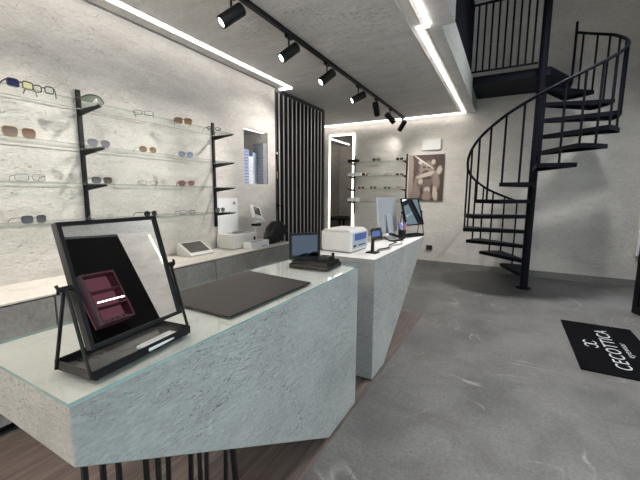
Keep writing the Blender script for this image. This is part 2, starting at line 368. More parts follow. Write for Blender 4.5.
def tag(o, label, cat, group=None):
    o['label'] = label; o['category'] = cat
    if group: o['group'] = group
    return o
def thing(name, label, cat, loc=(0, 0, 0), rz=0., group=None):
    o = bpy.data.objects.new(name, None); COL.objects.link(o)
    o.location = loc; o.rotation_euler = (0, 0, rz); o.empty_display_size = .1
    return tag(o, label, cat, group)
def struct(name, mb, m, parent=None, smooth=False):
    o = mb.build(name, m, parent, smooth)
    if parent is None: o['kind'] = 'structure'
    return o
def B(lo, hi, **k): return MB().box(lo, hi, **k)

T = .935          # counter height
CZ = 2.855        # shop ceiling
XW = -2.94        # left display wall
YB = 6.87         # back wall
XR = 1.80         # street front
CABZ = .774

# ------------------------------------------------------------------ setting
struct('floor', B((-4.8, -2.1, -.1), (XR+.4, YB+.1, 0)), M['tile'])
struct('floor_planks', MB().box((-2.44, -1.9, 0), (-.80, 3.97, .006)), M['plank'])
# left wall with its niche
nY0, nY1, nZ0, nZ1 = 3.375, 3.855, 1.525, 2.215
w = MB()
w.box((XW-.14, -2., 0), (XW, nY0, CZ)); w.box((XW-.14, nY1, 0), (XW, 4.03, CZ))
w.box((XW-.14, nY0, 0), (XW, nY1, nZ0)); w.box((XW-.14, nY0, nZ1), (XW, nY1, CZ))
bmesh.ops.remove_doubles(w.bm, verts=w.bm.verts, dist=1e-5)
struct('wall_left', w, M['wall'])
n = MB()   # niche lining
d = .42
n.box((XW-d-.02, nY0-.02, nZ0-.02), (XW-d, nY1+.02, nZ1+.02))
n.box((XW-d, nY0-.02, nZ0-.02), (XW-.141, nY0, nZ1+.02)); n.box((XW-d, nY1, nZ0-.02), (XW-.141, nY1+.02, nZ1+.02))
n.box((XW-d, nY0, nZ0-.02), (XW-.141, nY1, nZ0)); n.box((XW-d, nY0, nZ1), (XW-.141, nY1, nZ1+.02))
struct('wall_niche', n, M['wall'])
struct('wall_back', B((-4.8, YB, 0), (XR+.4, YB+.12, 5.5)), M['wall_back'])
struct('wall_side', B((-4.75, 3.9, 0), (-4.63, YB, CZ)), M['wall'])
struct('wall_partition', B((-4.63, 3.92, 0), (XW-.14, 4.03, CZ)), M['wall'])
struct('wall_rear', B((-3.1, -2.12, 0), (XR, -2., 5.5)), M['upper'])
# street front: dark panel, plaster pier, glazing
struct('wall_right', MB().box((XR, 2.45, 0), (XR+.12, 3.4, 2.72)), M['charcoal'])
struct('wall_pier', MB().box((XR, 3.4, 0), (XR+.12, 4.55, 2.75)), M['wall'])
struct('wall_lintel', MB().box((XR, -2., 2.75), (XR+.12, YB, 5.5)), M['upper'])
struct('wall_sill', MB().box((XR, -2., 0), (XR+.12, 2.45, .12)), M['upper'])
w1 = struct('window_1', MB().box((XR+.02, -2., .12), (XR+.08, -1.94, 2.75)).box((XR+.02, .2, .12), (XR+.08, .26, 2.75)).box((XR+.02, 2.39, .12), (XR+.08, 2.45, 2.75)).box((XR+.02, -1.94, .12), (XR+.08, 2.39, .18)).box((XR+.02, -1.94, 2.69), (XR+.08, 2.39, 2.75)), M['black'])
B((XR+.045, -1.94, .18), (XR+.055, 2.39, 2.69)).build('pane', M['pane'], w1)
w2 = struct('window_2', MB().box((XR+.02, 5.56, 0), (XR+.08, 5.62, 2.75)).box((XR+.02, YB-.06, 0), (XR+.08, YB, 2.75)).box((XR+.02, 5.62, 0), (XR+.08, YB-.06, .06)).box((XR+.02, 5.62, 2.69), (XR+.08, YB-.06, 2.75)), M['black'])
B((XR+.045, 5.62, .06), (XR+.055, YB-.06, 2.69)).build('pane', M['dimmed'], w2)
# street door swung open into the shop: its free stile stands at (1.40, 5.29)
hinge = Vector((1.79, 4.60, 0)); free = Vector((1.405, 5.29, 0)); wd = (free-hinge).length
ang = math.atan2(free.y-hinge.y, free.x-hinge.x)
dr = bpy.data.objects.new('door_1', None); COL.objects.link(dr); dr['kind'] = 'structure'; dr.location = hinge; dr.rotation_euler = (0, 0, ang)
struct('door_frame', MB().box((wd-.05, -.025, .012), (wd, .025, 2.35)).box((0, -.025, .012), (.05, .025, 2.35)).box((.05, -.025, .012), (wd-.05, .025, .09)).box((.05, -.025, 2.27), (wd-.05, .025, 2.35)), M['black'], dr)
struct('door_glass', B((.05, -.006, .09), (wd-.05, .006, 2.27)), M['dimmed'], dr)
struct('trim_1', MB().box((XR-.05, YB-.05, .5), (XR, YB, 2.75)), M['white'])

# shop ceiling slab, its step at y 3.3 and the raised edge along the void
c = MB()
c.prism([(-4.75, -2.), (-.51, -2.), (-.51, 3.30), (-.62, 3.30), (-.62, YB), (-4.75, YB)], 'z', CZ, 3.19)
cl_ = struct('ceiling', c, [M['ceil'], M['fascia_shade']])
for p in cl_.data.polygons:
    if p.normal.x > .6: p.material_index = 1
struct('ceiling_upper', B((-4.8, -2.1, 5.4), (XR+.1, YB+.1, 5.5)), M['upper'])
struct('wall_upper', B((-4.75, -2., 3.19), (-4.63, YB, 5.4)), M['upper'])
struct('baseboard_back', MB().box((-3.4, YB-.014, 0), (XR, YB, .11)), M['base'])
struct('trim_shadow_gap', MB().box((XW, -2., CZ-.012), (XW+.012, 4.03, CZ)), M['base'])  # dark strip standing in for the shadow gap under the ceiling

# ------------------------------------------------------------------ ceiling light strips
def strip(name, label, rects, trims):
    t = thing(name, label, 'ceiling light', (0, 0, 0))
    m = MB()
    for (x0, y0, x1, y1) in rects: m.box((x0, y0, CZ-.016), (x1, y1, CZ-.0005))
    m.build('diffuser', M['led'], t)
    m = MB()
    for (x0, y0, x1, y1) in trims: m.box((x0, y0, CZ-.004), (x1, y1, CZ-.0005))
    m.build('channel_trim', M['reveal'], t)
s_ = .0125
strip('light_strip', 'white light strip in the ceiling above the left display wall, hooking back to the wall',
      [(-2.755-s_, -1.9, -2.755+s_, 4.16), (-2.93, 4.126, -2.755-s_, 4.16)], [(-2.755-.05, -1.9, -2.755-.044, 4.12), (-2.755+.044, -1.9, -2.755+.05, 4.2)])
strip('light_strip', 'white light strip along the top of the back wall above the mirror and picture',
      [(-4.6, 6.775-s_, -.80-s_, 6.775+s_)], [(-4.6, 6.775-.05, -.86, 6.775-.044)])
strip('light_strip', 'white light strip with a small jog along the ceiling edge beside the balcony railing',
      [(-.80-s_, 3.215, -.80+s_, 6.775+s_), (-.80+s_, 3.215, -.715-s_, 3.215+2*s_), (-.715-s_, -1.9, -.715+s_, 3.215+2*s_)],
      [(-.80-.066, 2.0, -.80-.060, 6.72), (-.80+.044, 3.3, -.80+.05, 6.8), (-.715-.055, -1.9, -.715-.049, 3.2)])
strip('light_strip', 'white light strip on the ceiling of the back passage, seen in the tall mirror', [(-4.25-s_, 4.2, -4.25+s_, 6.72)], [(-4.25-.05, 4.2, -4.25-.044, 6.72)])
t = thing('light_strip', 'short light strip under the top of the wall niche', 'niche light', (XW-.05, nY0+.02, nZ1))
B((-.030, 0, -.005), (.012, nY1-nY0-.04, -.0008)).build('diffuser', M['niche_led'], t)
# the mirror by the counter looks at a lit strip in the pier by the door
t = thing('light_strip', 'upright light strip set in the plaster pier beside the street door', 'wall light', (XR, 3.93, 0))
B((-.006, -.012, .002), (-.0005, .012, 2.7)).build('diffuser', emis('pier_led', (1, .97, .78), 3.0), t)

# ------------------------------------------------------------------ track and spotlights
XT = -1.85
tr = thing('ceiling_track', 'black lighting track running along the ceiling with seven spotlights hung from it', 'light track', (XT, 0, CZ))
MB().box((-.018, .6, -.034), (.018, 6.62, 0)).build('rail', M['black'], tr)
B((-.02, 6.62, -.036), (.02, 6.66, 0)).build('end_cap', M['black'], tr)
spots = [(2.02, (-.46, -.63, -.63), 1, 'nearest and largest black track spotlight, its lit face turned to the left wall'),
         (2.76, (-.46, -.63, -.63), 1, 'black track spotlight with lit face, second nearest on the ceiling track'),
         (3.505, (-.49, -.60, -.63), 1, 'black track spotlight with lit face, third nearest on the ceiling track'),
         (4.40, (-.70, -.53, -.45), 1, 'black track spotlight with lit face, farthest of the four turned to the left wall'),
         (5.11, (-.07, .70, -.71), 1, 'short-looking black track spotlight turned to the back wall, fifth along the ceiling track'),
         (5.80, (.48, .65, -.59), 1, 'black track spotlight tipped to the right, second from the far end of the track'),
         (6.54, (-.60, .44, -.67), 1, 'black track spotlight at the far end of the track by the back wall')]
for y, dr_, lit, lab in spots:
    d = Vector(dr_).normalized()
    t = thing('track_spotlight', lab, 'spotlight', (XT, y, CZ-.034), 0, 'spotlights on the ceiling track')
    B((-.017, -.045, -.03), (.017, .045, 0), bevel=.003).build('adapter', M['black'], t)
    bc = Vector((0, 0, -.15))                        # body centre
    MB().tube([(0, 0, -.03), (0, 0, -.115)], .008).build('stem', M['black'], t, True)
    q = d.to_track_quat('Z', 'Y').to_matrix().to_4x4(); q.translation = bc
    MB().lathe([(.012, -.104), (.043, -.101), (.046, -.094), (.046, .094), (.043, .100), (.037, .100), (.036, .085)], 28, q).build('body', M['black'], t, True)
    q2 = q.copy(); q2.translation = bc + d*.088
    MB().lathe([(.033, 0), (.030, .004), (.012, .006)], 24, q2).build('lens', M['spot'] if lit else M['screen'], t, True)
    sp = bpy.data.lights.new('spot_beam', 'SPOT'); sp.energy = 50 if y < 5 else 34 if y < 6 else 7; sp.spot_size = R(62 if y < 5 else 84); sp.spot_blend = .8 if y < 5 else 1.; sp.shadow_soft_size = .02; sp.color = (1, .95, .88)
    so = bpy.data.objects.new('spot_beam', sp); COL.objects.link(so); so.parent = t
    so.location = bc + d*.105; so.rotation_euler = d.to_track_quat('-Z', 'Y').to_euler()

# fill lamps added on the unseen rear wall to lift the ceiling
for x, lab in ((-2.5, 'added white box fill lamp on the rear wall nearest the display wall'), (-1.75, 'added white box fill lamp in the middle of the row on the rear wall'), (-1.0, 'added white box fill lamp on the rear wall farthest from the display wall')):
    t = thing('fill_lamp', lab, 'wall lamp', (x, -2., 1.75), 0, 'fill lamps added on the rear wall')
    MB().box((-.20, .002, -.08), (.20, .012, .08)).box((-.20, .012, -.08), (-.19, .14, .08)).box((.19, .012, -.08), (.20, .14, .08)).box((-.19, .13, -.08), (.19, .14, .08)).build('housing', M['white'], t)
    B((-.185, .016, .05), (.185, .126, .06)).build('diffuser', M['lamp'], t)

# downlights added out of view in the high ceiling to brighten the aisle floor
for x, y, lab in ((.85, .6, 'added round downlight in the high ceiling nearest the shop window'), (.85, 2.6, 'added round downlight in the high ceiling, middle of the aisle'), (.75, 4.5, 'added round downlight in the high ceiling above the door mat')):
    t = thing('downlight', lab, 'ceiling light', (x, y, 5.4), 0, 'added downlights in the high ceiling')
    MB().lathe([(.10, 0), (.10, -.012), (.085, -.016), (.080, -.012), (.078, -.004)], 28).build('rim', M['white'], t, True)
    MB().lathe([(.076, -.0045), (.05, -.006), (.01, -.007)], 24).build('lens', M['spot'], t, True)
    sp = bpy.data.lights.new('fill_beam', 'SPOT'); sp.energy = 280 if y < 4 else 800; sp.spot_size = R(52 if y < 4 else 100); sp.spot_blend = 1.; sp.shadow_soft_size = .28; sp.color = (1, .985, .97)
    so = bpy.data.objects.new('fill_beam', sp); COL.objects.link(so); so.parent = t; so.location = (0, 0, -.03)

# ------------------------------------------------------------------ eyewear
BASIS = {}
def lens_outline(w, h, shape):
    """outline of one lens in the frame plane, centred on 0"""
    pts = []
    n = 20
    for i in range(n):
        a = 2*math.pi*i/n; ca, sa = math.cos(a), math.sin(a)
        e = {'round': 1., 'oval': .9, 'square': .55, 'aviator': .75, 'rect': .5}[shape]
        x = math.copysign(abs(ca)**e, ca)*w/2; z = math.copysign(abs(sa)**e, sa)*h/2
        if shape == 'aviator' and z < 0: x *= 1 - .22*(-z/(h/2))
        if shape == 'square' and z < 0: x *= .94
        pts.append((x, z))
    return pts

def spectacles(label, loc, rz, lens, rim, W=.145, h=.042, shape='square', rim_r=.0022, temple=None, lens2=None, group='eyewear on the glass wall shelves', cat='glasses', detail=True):
    """loc = middle of the bridge foot on the shelf; the front looks along local -y"""
    t = thing('sunglasses' if cat == 'sunglasses' else 'eyeglasses', label, cat, loc, rz, group)
    gap = .018; lw = (W-gap)/2 - .004
    zc = h/2 + rim_r
    rm = MB()
    for s in (-1, 1):
        cx = s*(gap/2 + lw/2)
        o = lens_outline(lw, h, shape)
        bow = lambda x: .10*x*x/.07                      # slight wrap of the front
        rm.tube([(cx+x, bow(cx+x), zc+z) for x, z in o], rim_r, 6 if detail else 4, closed=True)
        lb = MB()
        f = [(cx+x*.98, bow(cx+x*.98), zc+z*.98) for x, z in o]
        v0 = [lb.bm.verts.new((p[0], p[1]-.0008, p[2])) for p in f]; v1 = [lb.bm.verts.new((p[0], p[1]+.0008, p[2])) for p in f]
        lb.bm.faces.new(v0); lb.bm.faces.new(v1[::-1])
        for i in range(len(f)): lb.bm.faces.new((v0[i], v1[i], v1[(i+1) % len(f)], v0[(i+1) % len(f)]))
        lb.build('lens', lens if s < 0 or lens2 is None else lens2, t)
    rm.tube([(-gap/2-.002, 0, zc+h*.16), (-gap*.25, -.002, zc+h*.24), (gap*.25, -.002, zc+h*.24), (gap/2+.002, 0, zc+h*.16)], rim_r*1.05, 6)
    rm.build('rim', rim, t, True)
    for s in (-1, 1):
        x = s*(W/2-.002)
        tb = MB(); y0 = .10*x*x/.07
        tb.tube([(x*.97, y0, zc+h*.28), (x*1.02, y0+.006, zc+h*.28), (x*1.01, .06, zc+h*.22), (x*.96, .105, zc+h*.10), (x*.93, .138, .004)], rim_r*1.0, 6)
        tb.build('temple', temple or rim, t, True)
    return t

LN = {
 'blue': lens_mat('navy_lens', (.012, .014, .06), (.02, .022, .085), .95), 'yellow': lens_mat('pale_yellow_lens', (.62, .60, .36), (.68, .66, .42), .55),
 'green': lens_mat('green_grey_lens', (.10, .12, .10), (.16, .19, .16), .85), 'brown': lens_mat('brown_lens', (.10, .062, .045), (.30, .21, .17), .8),
 'violet': lens_mat('grey_violet_lens', (.09, .085, .10), (.17, .16, .19), .85), 'amber': lens_mat('amber_lens', (.17, .10, .06), (.30, .20, .13), .8),
 'steelblue': lens_mat('steel_blue_lens', (.10, .14, .21), (.21, .27, .36), .8), 'dark': lens_mat('dark_brown_lens', (.03, .024, .024), (.14, .11, .105), .88),
 'red': lens_mat('red_brown_lens', (.13, .045, .045), (.22, .10, .10), .85), 'slate': lens_mat('slate_lens', (.055, .065, .075), (.10, .115, .13), .9),
 'black': lens_mat('black_lens', (.015, .016, .02), (.04, .042, .05), .93), 'clear': glassy('clear_lens', (.93, .95, .94)), 'gold': lens_mat('bronze_lens', (.10, .055, .028), (.22, .13, .07), .85)}
RM = {'black': simple('rim_black', (.012, .012, .013), .3, noise=.1), 'brown': simple('rim_brown', (.10, .055, .035), .35, noise=.2, scale=90), 'grey': simple('rim_gunmetal', (.09, .09, .10), .3, metal=.6, noise=.1),
      'red': simple('rim_red', (.30, .055, .055), .35, noise=.1), 'clear': simple('rim_clear', (.50, .50, .49), .3, noise=.05), 'gold': simple('rim_gold', (.45, .33, .16), .3, metal=.8, noise=.05), 'tort': simple('rim_tortoise', (.18, .11, .055), .35, noise=.5, scale=120)}

SH = [2.035, 1.735, 1.467, 1.198]       # tops of the four shelves
XG = -2.70
def on_wall(label, y, k, lens, rim, cat='sunglasses', turn=0., x=XG, **kw):
    spectacles(label, (x, y, SH[k]+.0005), R(90+turn), LN[lens], RM[rim], cat=cat, lens2=LN[kw.pop('l2')] if 'l2' in kw else None, **kw)
on_wall('black-rimmed glasses with one navy and one pale yellow lens on the top left shelf', 1.055, 0, 'blue', 'black', 'glasses', 0, l2='yellow', W=.138, h=.046, shape='rect', rim_r=.004)
on_wall('small thin black half-rim frame beside the navy and yellow lens glasses', 1.172, 0, 'clear', 'black', 'glasses', -30, W=.115, h=.042, shape='rect', rim_r=.0034, x=-2.70)
on_wall('thin dark open frame on the top shelf, right of the green shield sunglasses', 1.87, 0, 'clear', 'black', 'glasses', -38, W=.15, h=.035, shape='rect', rim_r=.0018)
on_wall('bronze-lensed square sunglasses on the top shelf between two thin open frames', 2.27, 0, 'gold', 'brown', 'sunglasses', -35, W=.155, h=.05, shape='square', rim_r=.004)
on_wall('small dark open frame at the right end of the top shelf', 2.655, 0, 'clear', 'black', 'glasses', -20, W=.15, h=.034, shape='rect', rim_r=.0026)
on_wall('large brown gradient sunglasses on the second left shelf', 1.025, 1, 'brown', 'gold', 'sunglasses', -4, W=.175, h=.062, shape='square', rim_r=.002)
on_wall('grey violet rimless sunglasses beside the left post on the second shelf', 1.50, 1, 'violet', 'grey', 'sunglasses', -8, W=.158, h=.052, shape='aviator', rim_r=.0014)
on_wall('amber-lensed round sunglasses in the middle of the second shelf', 1.895, 1, 'amber', 'gold', 'sunglasses', -12, W=.15, h=.05, shape='round', rim_r=.0016)
on_wall('pale blue round sunglasses on the second shelf near the right post', 2.285, 1, 'steelblue', 'grey', 'sunglasses', -14, W=.15, h=.05, shape='round', rim_r=.0016)
on_wall('clear glasses with thin grey metal rims on the third left shelf', 1.056, 2, 'clear', 'grey', 'glasses', -6, W=.165, h=.045, shape='square', rim_r=.0013)
on_wall('dark brown gradient square sunglasses on the third shelf beside the left post', 1.50, 2, 'dark', 'black', 'sunglasses', -10, W=.145, h=.045, shape='square', rim_r=.0018)
on_wall('thin reddish open frame in the middle of the third shelf', 1.88, 2, 'clear', 'red', 'glasses', -28, W=.155, h=.032, shape='oval', rim_r=.0016)
on_wall('red brown round sunglasses on the third shelf near the right post', 2.275, 2, 'red', 'red', 'sunglasses', -30, W=.15, h=.046, shape='round', rim_r=.003)
on_wall('slate grey sunglasses with silver temples on the lowest left shelf', 1.055, 3, 'slate', 'grey', 'sunglasses', 12, W=.158, h=.05, shape='square', rim_r=.0013)
on_wall('thin clear frame on the lowest shelf, partly behind the framed counter mirror', 1.50, 3, 'clear', 'clear', 'glasses', -10, W=.15, h=.036, shape='oval', rim_r=.0014)
on_wall('black round sunglasses on the lowest shelf above the counter mirror corner', 1.885, 3, 'black', 'black', 'sunglasses', 8, W=.14, h=.044, shape='oval', rim_r=.0022)
on_wall('clear frame with grey rims on the lowest shelf left of the right post', 2.275, 3, 'clear', 'grey', 'glasses', -18, W=.16, h=.036, shape='rect', rim_r=.0016)
on_wall('dark green oval sunglasses on the lowest shelf in front of the white board', 2.70, 3, 'green', 'black', 'sunglasses', 0, W=.15, h=.046, shape='oval', rim_r=.0018)

# shield sunglasses: one curved lens
t = thing('shield_sunglasses', 'wraparound green shield sunglasses with black brow on the top shelf by the left post', 'sunglasses', (-2.66, 1.47, SH[0]+.0005), R(88), 'eyewear on the glass wall shelves')
lb = MB(); up = []; lo_ = []
for i in range(25):
    u = -1 + 2*i/24; x = u*.082; yb = .045*u*u
    zt = .056*(1-abs(u)**2.6*.66); zb = .004 + (.032*max(0, 1-abs(u)/.24) if abs(u) < .24 else 0) + .016*abs(u)**4
    up.append((x, yb, max(zt, zb+.004))); lo_.append((x, yb, zb))
for off in (0, .0016):
    A = [lb.bm.verts.new((p[0], p[1]+off, p[2])) for p in up]; C2 = [lb.bm.verts.new((p[0], p[1]+off, p[2])) for p in lo_]
    for i in range(24): lb.bm.faces.new((A[i], A[i+1], C2[i+1], C2[i]))
lb.build('lens', LN['green'], t, True)
MB().tube(up, .0046, 8).tube(lo_, .0022, 6).build('rim', RM['black'], t, True)
for s in (-1, 1):
    MB().tube([(s*.082, .045, .03), (s*.084, .07, .032), (s*.080, .125, .026), (s*.074, .15, .006)], .0028, 6).build('temple', RM['black'], t, True)

# ------------------------------------------------------------------ glass shelf racks
def glass_slab(x0, y0, z0, x1, y1, z1, name, parent, back_axis):
    """clear slab with tinted edges"""
    m = MB().box((x0, y0, z0), (x1, y1, z1))
    m.bm.normal_update()
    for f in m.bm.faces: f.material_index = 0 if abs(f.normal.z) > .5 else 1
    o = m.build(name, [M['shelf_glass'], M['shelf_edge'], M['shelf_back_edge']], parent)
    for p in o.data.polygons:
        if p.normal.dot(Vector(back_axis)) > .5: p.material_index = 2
    return o

rk = thing('wall_display_rack', 'long rack of clear glass shelves on black brackets along the left wall', 'display rack', (XW, 0, 0))
PY = [.13, 1.495, 2.855]
for py in PY:
    MB().box((0.001, py-.014, 1.02), (.022, py+.014, 2.17)).build('post', M['black'], rk)
    for z in SH:
        zz = z-.0085
        MB().prism([(.022, zz-.045), (.022, zz), (.30, zz), (.30, zz-.010)], 'y', py-.008, py+.008).build('bracket', M['black'], rk)
for (a, b) in ((.0, 1.494), (1.496, 2.885)):
    for z in SH:
        glass_slab(.024, a, z-.0083, .30, b, z, 'glass_shelf', rk, (-1, 0, 0))

YR = 6.62
SB = [2.052, 1.770, 1.508, 1.250]
rk2 = thing('wall_display_rack', 'small rack of four clear glass shelves between the lit mirror and the picture', 'display rack', (0, YB, 0))
for px in (-2.93, -1.815):
    MB().box((px-.013, -.022, .98), (px+.013, -.001, 2.19)).build('post', M['black'], rk2)
    for z in SB:
        zz = z-.0085
        MB().prism([(-.022, zz-.045), (-.022, zz), (-.30, zz), (-.30, zz-.010)], 'x', px-.008, px+.008).build('bracket', M['black'], rk2)
for z in SB:
    glass_slab(-3.0, -.30, z-.0083, -1.79, -.024, z, 'glass_shelf', rk2, (0, 1, 0))
def on_back(label, x, k, lens, rim, cat='sunglasses', turn=0, **kw):
    spectacles(label, (x, YR, SB[k]+.0005), R(turn), LN[lens], RM[rim], cat=cat, group='eyewear on the rack at the back wall', **kw)
on_back('black sunglasses in the middle of the top shelf at the back wall', -2.374, 0, 'black', 'black', 'sunglasses', 6, W=.155, h=.052, shape='oval', rim_r=.003)
on_back('black sunglasses at the right end of the top shelf at the back wall', -1.90, 0, 'black', 'black', 'sunglasses', -4, W=.15, h=.046, shape='round', rim_r=.003)
on_back('dark brown sunglasses beside the white box on the back rack second shelf', -2.59, 1, 'dark', 'brown', 'sunglasses', 5, W=.155, h=.048, shape='square', rim_r=.002)
on_back('clear thin frame left of centre on the back rack second shelf', -2.346, 1, 'clear', 'clear', 'glasses', -8, W=.15, h=.042, shape='oval')
on_back('clear grey-rimmed frame right of centre on the back rack second shelf', -2.12, 1, 'clear', 'grey', 'glasses', 0, W=.15, h=.042, shape='rect', rim_r=.0015)
on_back('flat dark sunglasses at the right end of the back rack second shelf', -1.89, 1, 'black', 'brown', 'sunglasses', 0, W=.17, h=.030, shape='rect', rim_r=.003)
on_back('red brown round glasses at the left of the back rack third shelf', -2.68, 2, 'red', 'red', 'sunglasses', 0, W=.15, h=.042, shape='round')
on_back('tortoise brown glasses left of centre on the back rack third shelf', -2.421, 2, 'amber', 'tort', 'sunglasses', 0, W=.15, h=.044, shape='square', rim_r=.003)
on_back('dark green glasses right of centre on the back rack third shelf', -2.13, 2, 'green', 'black', 'sunglasses', 0, W=.15, h=.042, shape='oval', rim_r=.002)
on_back('thin red-rimmed clear frame at the right end of the back rack third shelf', -1.87, 2, 'clear', 'red', 'glasses', 0, W=.15, h=.042, shape='round', rim_r=.002)
on_back('clear frame on the lowest back shelf beside the small white box', -2.586, 3, 'clear', 'grey', 'glasses', 0, W=.15, h=.042, shape='square', rim_r=.0015)
on_back('pale amber glasses in the middle of the lowest back shelf', -2.28, 3, 'amber', 'gold', 'sunglasses', 0, W=.15, h=.042, shape='oval')
on_back('thin grey frame at the right of the lowest back shelf', -1.95, 3, 'clear', 'grey', 'glasses', 0, W=.15, h=.042, shape='oval', rim_r=.0018)

def carton(name, label, lo, hi, m, lid=None, cat='box', group=None):
    c_ = Vector(((lo[0]+hi[0])/2, (lo[1]+hi[1])/2, lo[2])); t = thing(name, label, cat, c_, 0, group)
    l, h2 = Vector(lo)-c_, Vector(hi)-c_
    zt = h2.z*.72
    B(l, (h2.x, h2.y, zt-.001), bevel=.003).build('base', m, t)
    B((l.x-.002, l.y-.002, zt), (h2.x+.002, h2.y+.002, h2.z), bevel=.003).build('lid', lid or m, t)
    return t
carton('case', 'black eyewear case on the top back shelf in front of the lit mirror edge', (-2.97, 6.585, SB[0]+.001), (-2.76, 6.70, SB[0]+.052), M['black'], cat='case')
carton('white_box', 'flat white box on the second back shelf in front of the lit mirror edge', (-2.975, 6.58, SB[1]+.001), (-2.70, 6.70, SB[1]+.065), M['card'])
carton('white_box', 'small white box on the lowest back shelf in front of the lit mirror edge', (-2.965, 6.58, SB[3]+.001), (-2.74, 6.70, SB[3]+.075), M['card'])

# ------------------------------------------------------------------ slatted screen
SY0, SY1 = 4.035, 5.50
sc = thing('slatted_screen', 'floor-to-ceiling screen of dark upright slats between the left wall and the back passage', 'screen', (XW, SY0, 0))
B((-.12, 0, .002), (-.085, SY1-SY0, CZ-.002)).build('backing_panel', M['slat_bk'], sc)
B((-.084, 0, CZ-.05), (.0, SY1-SY0, CZ-.002)).build('top_rail', M['slat_bk'], sc)
B((-.084, SY1-SY0-.055, .002), (.0, SY1-SY0, CZ-.052)).build('end_post', M['slat_bk'], sc)
B((-.084, .0, .002), (.0, .035, CZ-.052)).build('end_post', M['slat_bk'], sc)
MB().box((.0005, .004, 1.88), (.03, .030, 1.95), bevel=.006).build('sensor', M['black'], sc)
B((.0005, .008, 1.953), (.022, .028, 1.985), bevel=.004).build('sensor_cover', M['white'], sc)
B((.0005, .008, 1.62), (.018, .028, 1.71), bevel=.004).build('lock', M['gold'], sc)
MB().box((.0005, .006, 1.16), (.02, .030, 1.27), bevel=.004).tube([(.02, .018, 1.23), (.05, .018, 1.23), (.05, .09, 1.23)], .008, 8).build('handle', M['black'], sc)
ns = 12; pitch = (SY1-SY0-.10)/ns
for i in range(ns):
    y = .045 + pitch*(i+.5)
    slat_ = MB().box((-.083, y-.018, .003), (-.004, y+.018, CZ-.053), bevel=.004).build('slat', [M['slat_bk'], M['slat']], sc)
    for p in slat_.data.polygons: p.material_index = 1 if p.normal.x > .6 else 0  # front faces paler than the sides: light catching them is painted in

# ------------------------------------------------------------------ niche contents: stacks of lens cartons
k = 0
z = nZ0
cols = [(-3.07, 3.40, .135, 11, .040, 'blue'), (-3.10, 3.555, .10, 8, .045, 'white'), (-3.12, 3.665, .085, 10, .042, 'mix'), (-3.02, 3.765, .08, 13, .042, 'grey')]
colname = {'blue': 'blue-striped stack at the left', 'white': 'white stack second from the left', 'mix': 'pale blue stack third from the left', 'grey': 'grey stack at the right'}
order = ['lowest', 'second', 'third', 'fourth', 'fifth', 'sixth', 'seventh', 'eighth', 'ninth', 'tenth', 'eleventh', 'twelfth', 'thirteenth']
mcol = {'blue': M['blue_box'], 'white': M['white'], 'mix': simple('pale_blue_carton', (.38, .45, .62), .55, noise=.1), 'grey': simple('grey_carton', (.27, .28, .31), .6, noise=.12)}
for (x, y, wy, cnt, hz, kind) in cols:
    first = None
    for i in range(cnt):
        lab = '%s carton in the wall niche, %s' % ('topmost' if i == cnt-1 else order[i] + ' from the bottom' if i else 'lowest', colname[kind])
        if first is None:
            t = thing('lens_carton', lab, 'box', (x, y, nZ0+.0005), 0, 'lens cartons in the wall niche')
            B((-.10, 0, 0), (.07, wy, hz-.010), bevel=.002).build('base', M['card'] if kind in ('blue', 'white') else mcol[kind], t)
            B((-.10, -.001, hz-.0098), (.071, wy+.001, hz-.0008) if kind != 'blue' else (.071, wy+.001, hz-.0008), bevel=.002).build('lid', mcol[kind], t)
            if kind == 'blue':
                B((.0702, .01, .004), (.0712, wy-.01, hz-.018)).build('sticker', M['blue_box'], t)
            first = t
        else:
            t = first.copy(); COL.objects.link(t); t.location = (x + random.uniform(-.004, .004), y + random.uniform(-.002, .002), nZ0+.0005+hz*i); t['label'] = lab
            for ch in list(first.children):
                c2 = ch.copy(); COL.objects.link(c2); c2.parent = t

# ------------------------------------------------------------------ cabinets under the shelves
XC = -2.45
cabs = [(-1.68, -.33, 'grey concrete-fronted low cabinet, nearest unit under the display wall'), (-.33, 1.02, 'grey concrete-fronted low cabinet left of the counter mirror'),
        (1.02, 2.37, 'grey concrete-fronted low cabinet behind the counter mirror and desk pad'), (2.37, 3.72, 'grey concrete-fronted low cabinet at the far end under the white boxes')]
for a, b, lab in cabs:
    if b < .5: continue
    t = thing('low_cabinet', lab, 'cabinet', (XW, a, 0), 0, 'low cabinets under the display wall')
    B((.002, .002, .06), (XC-XW-.022, b-a-.002, CABZ-.0125)).build('carcass', M['cab'] if b > 3 else M['charcoal'], t)
    B((XC-XW-.020, .005, .065), (XC-XW, b-a-.005, CABZ-.022), bevel=.002).build('drawer_front', M['cab'], t)
    B((.002, .002, .0), (XC-XW-.07, b-a-.002, .058)).build('plinth', M['charcoal'], t)
wt = B((XW+.001, -.33, CABZ-.012), (XC+.002, 3.722, CABZ), bevel=.001).build('cabinet_worktop', M['cab_top'])
tag(wt, 'long pale plaster worktop on the grey cabinets along the left wall', 'worktop')

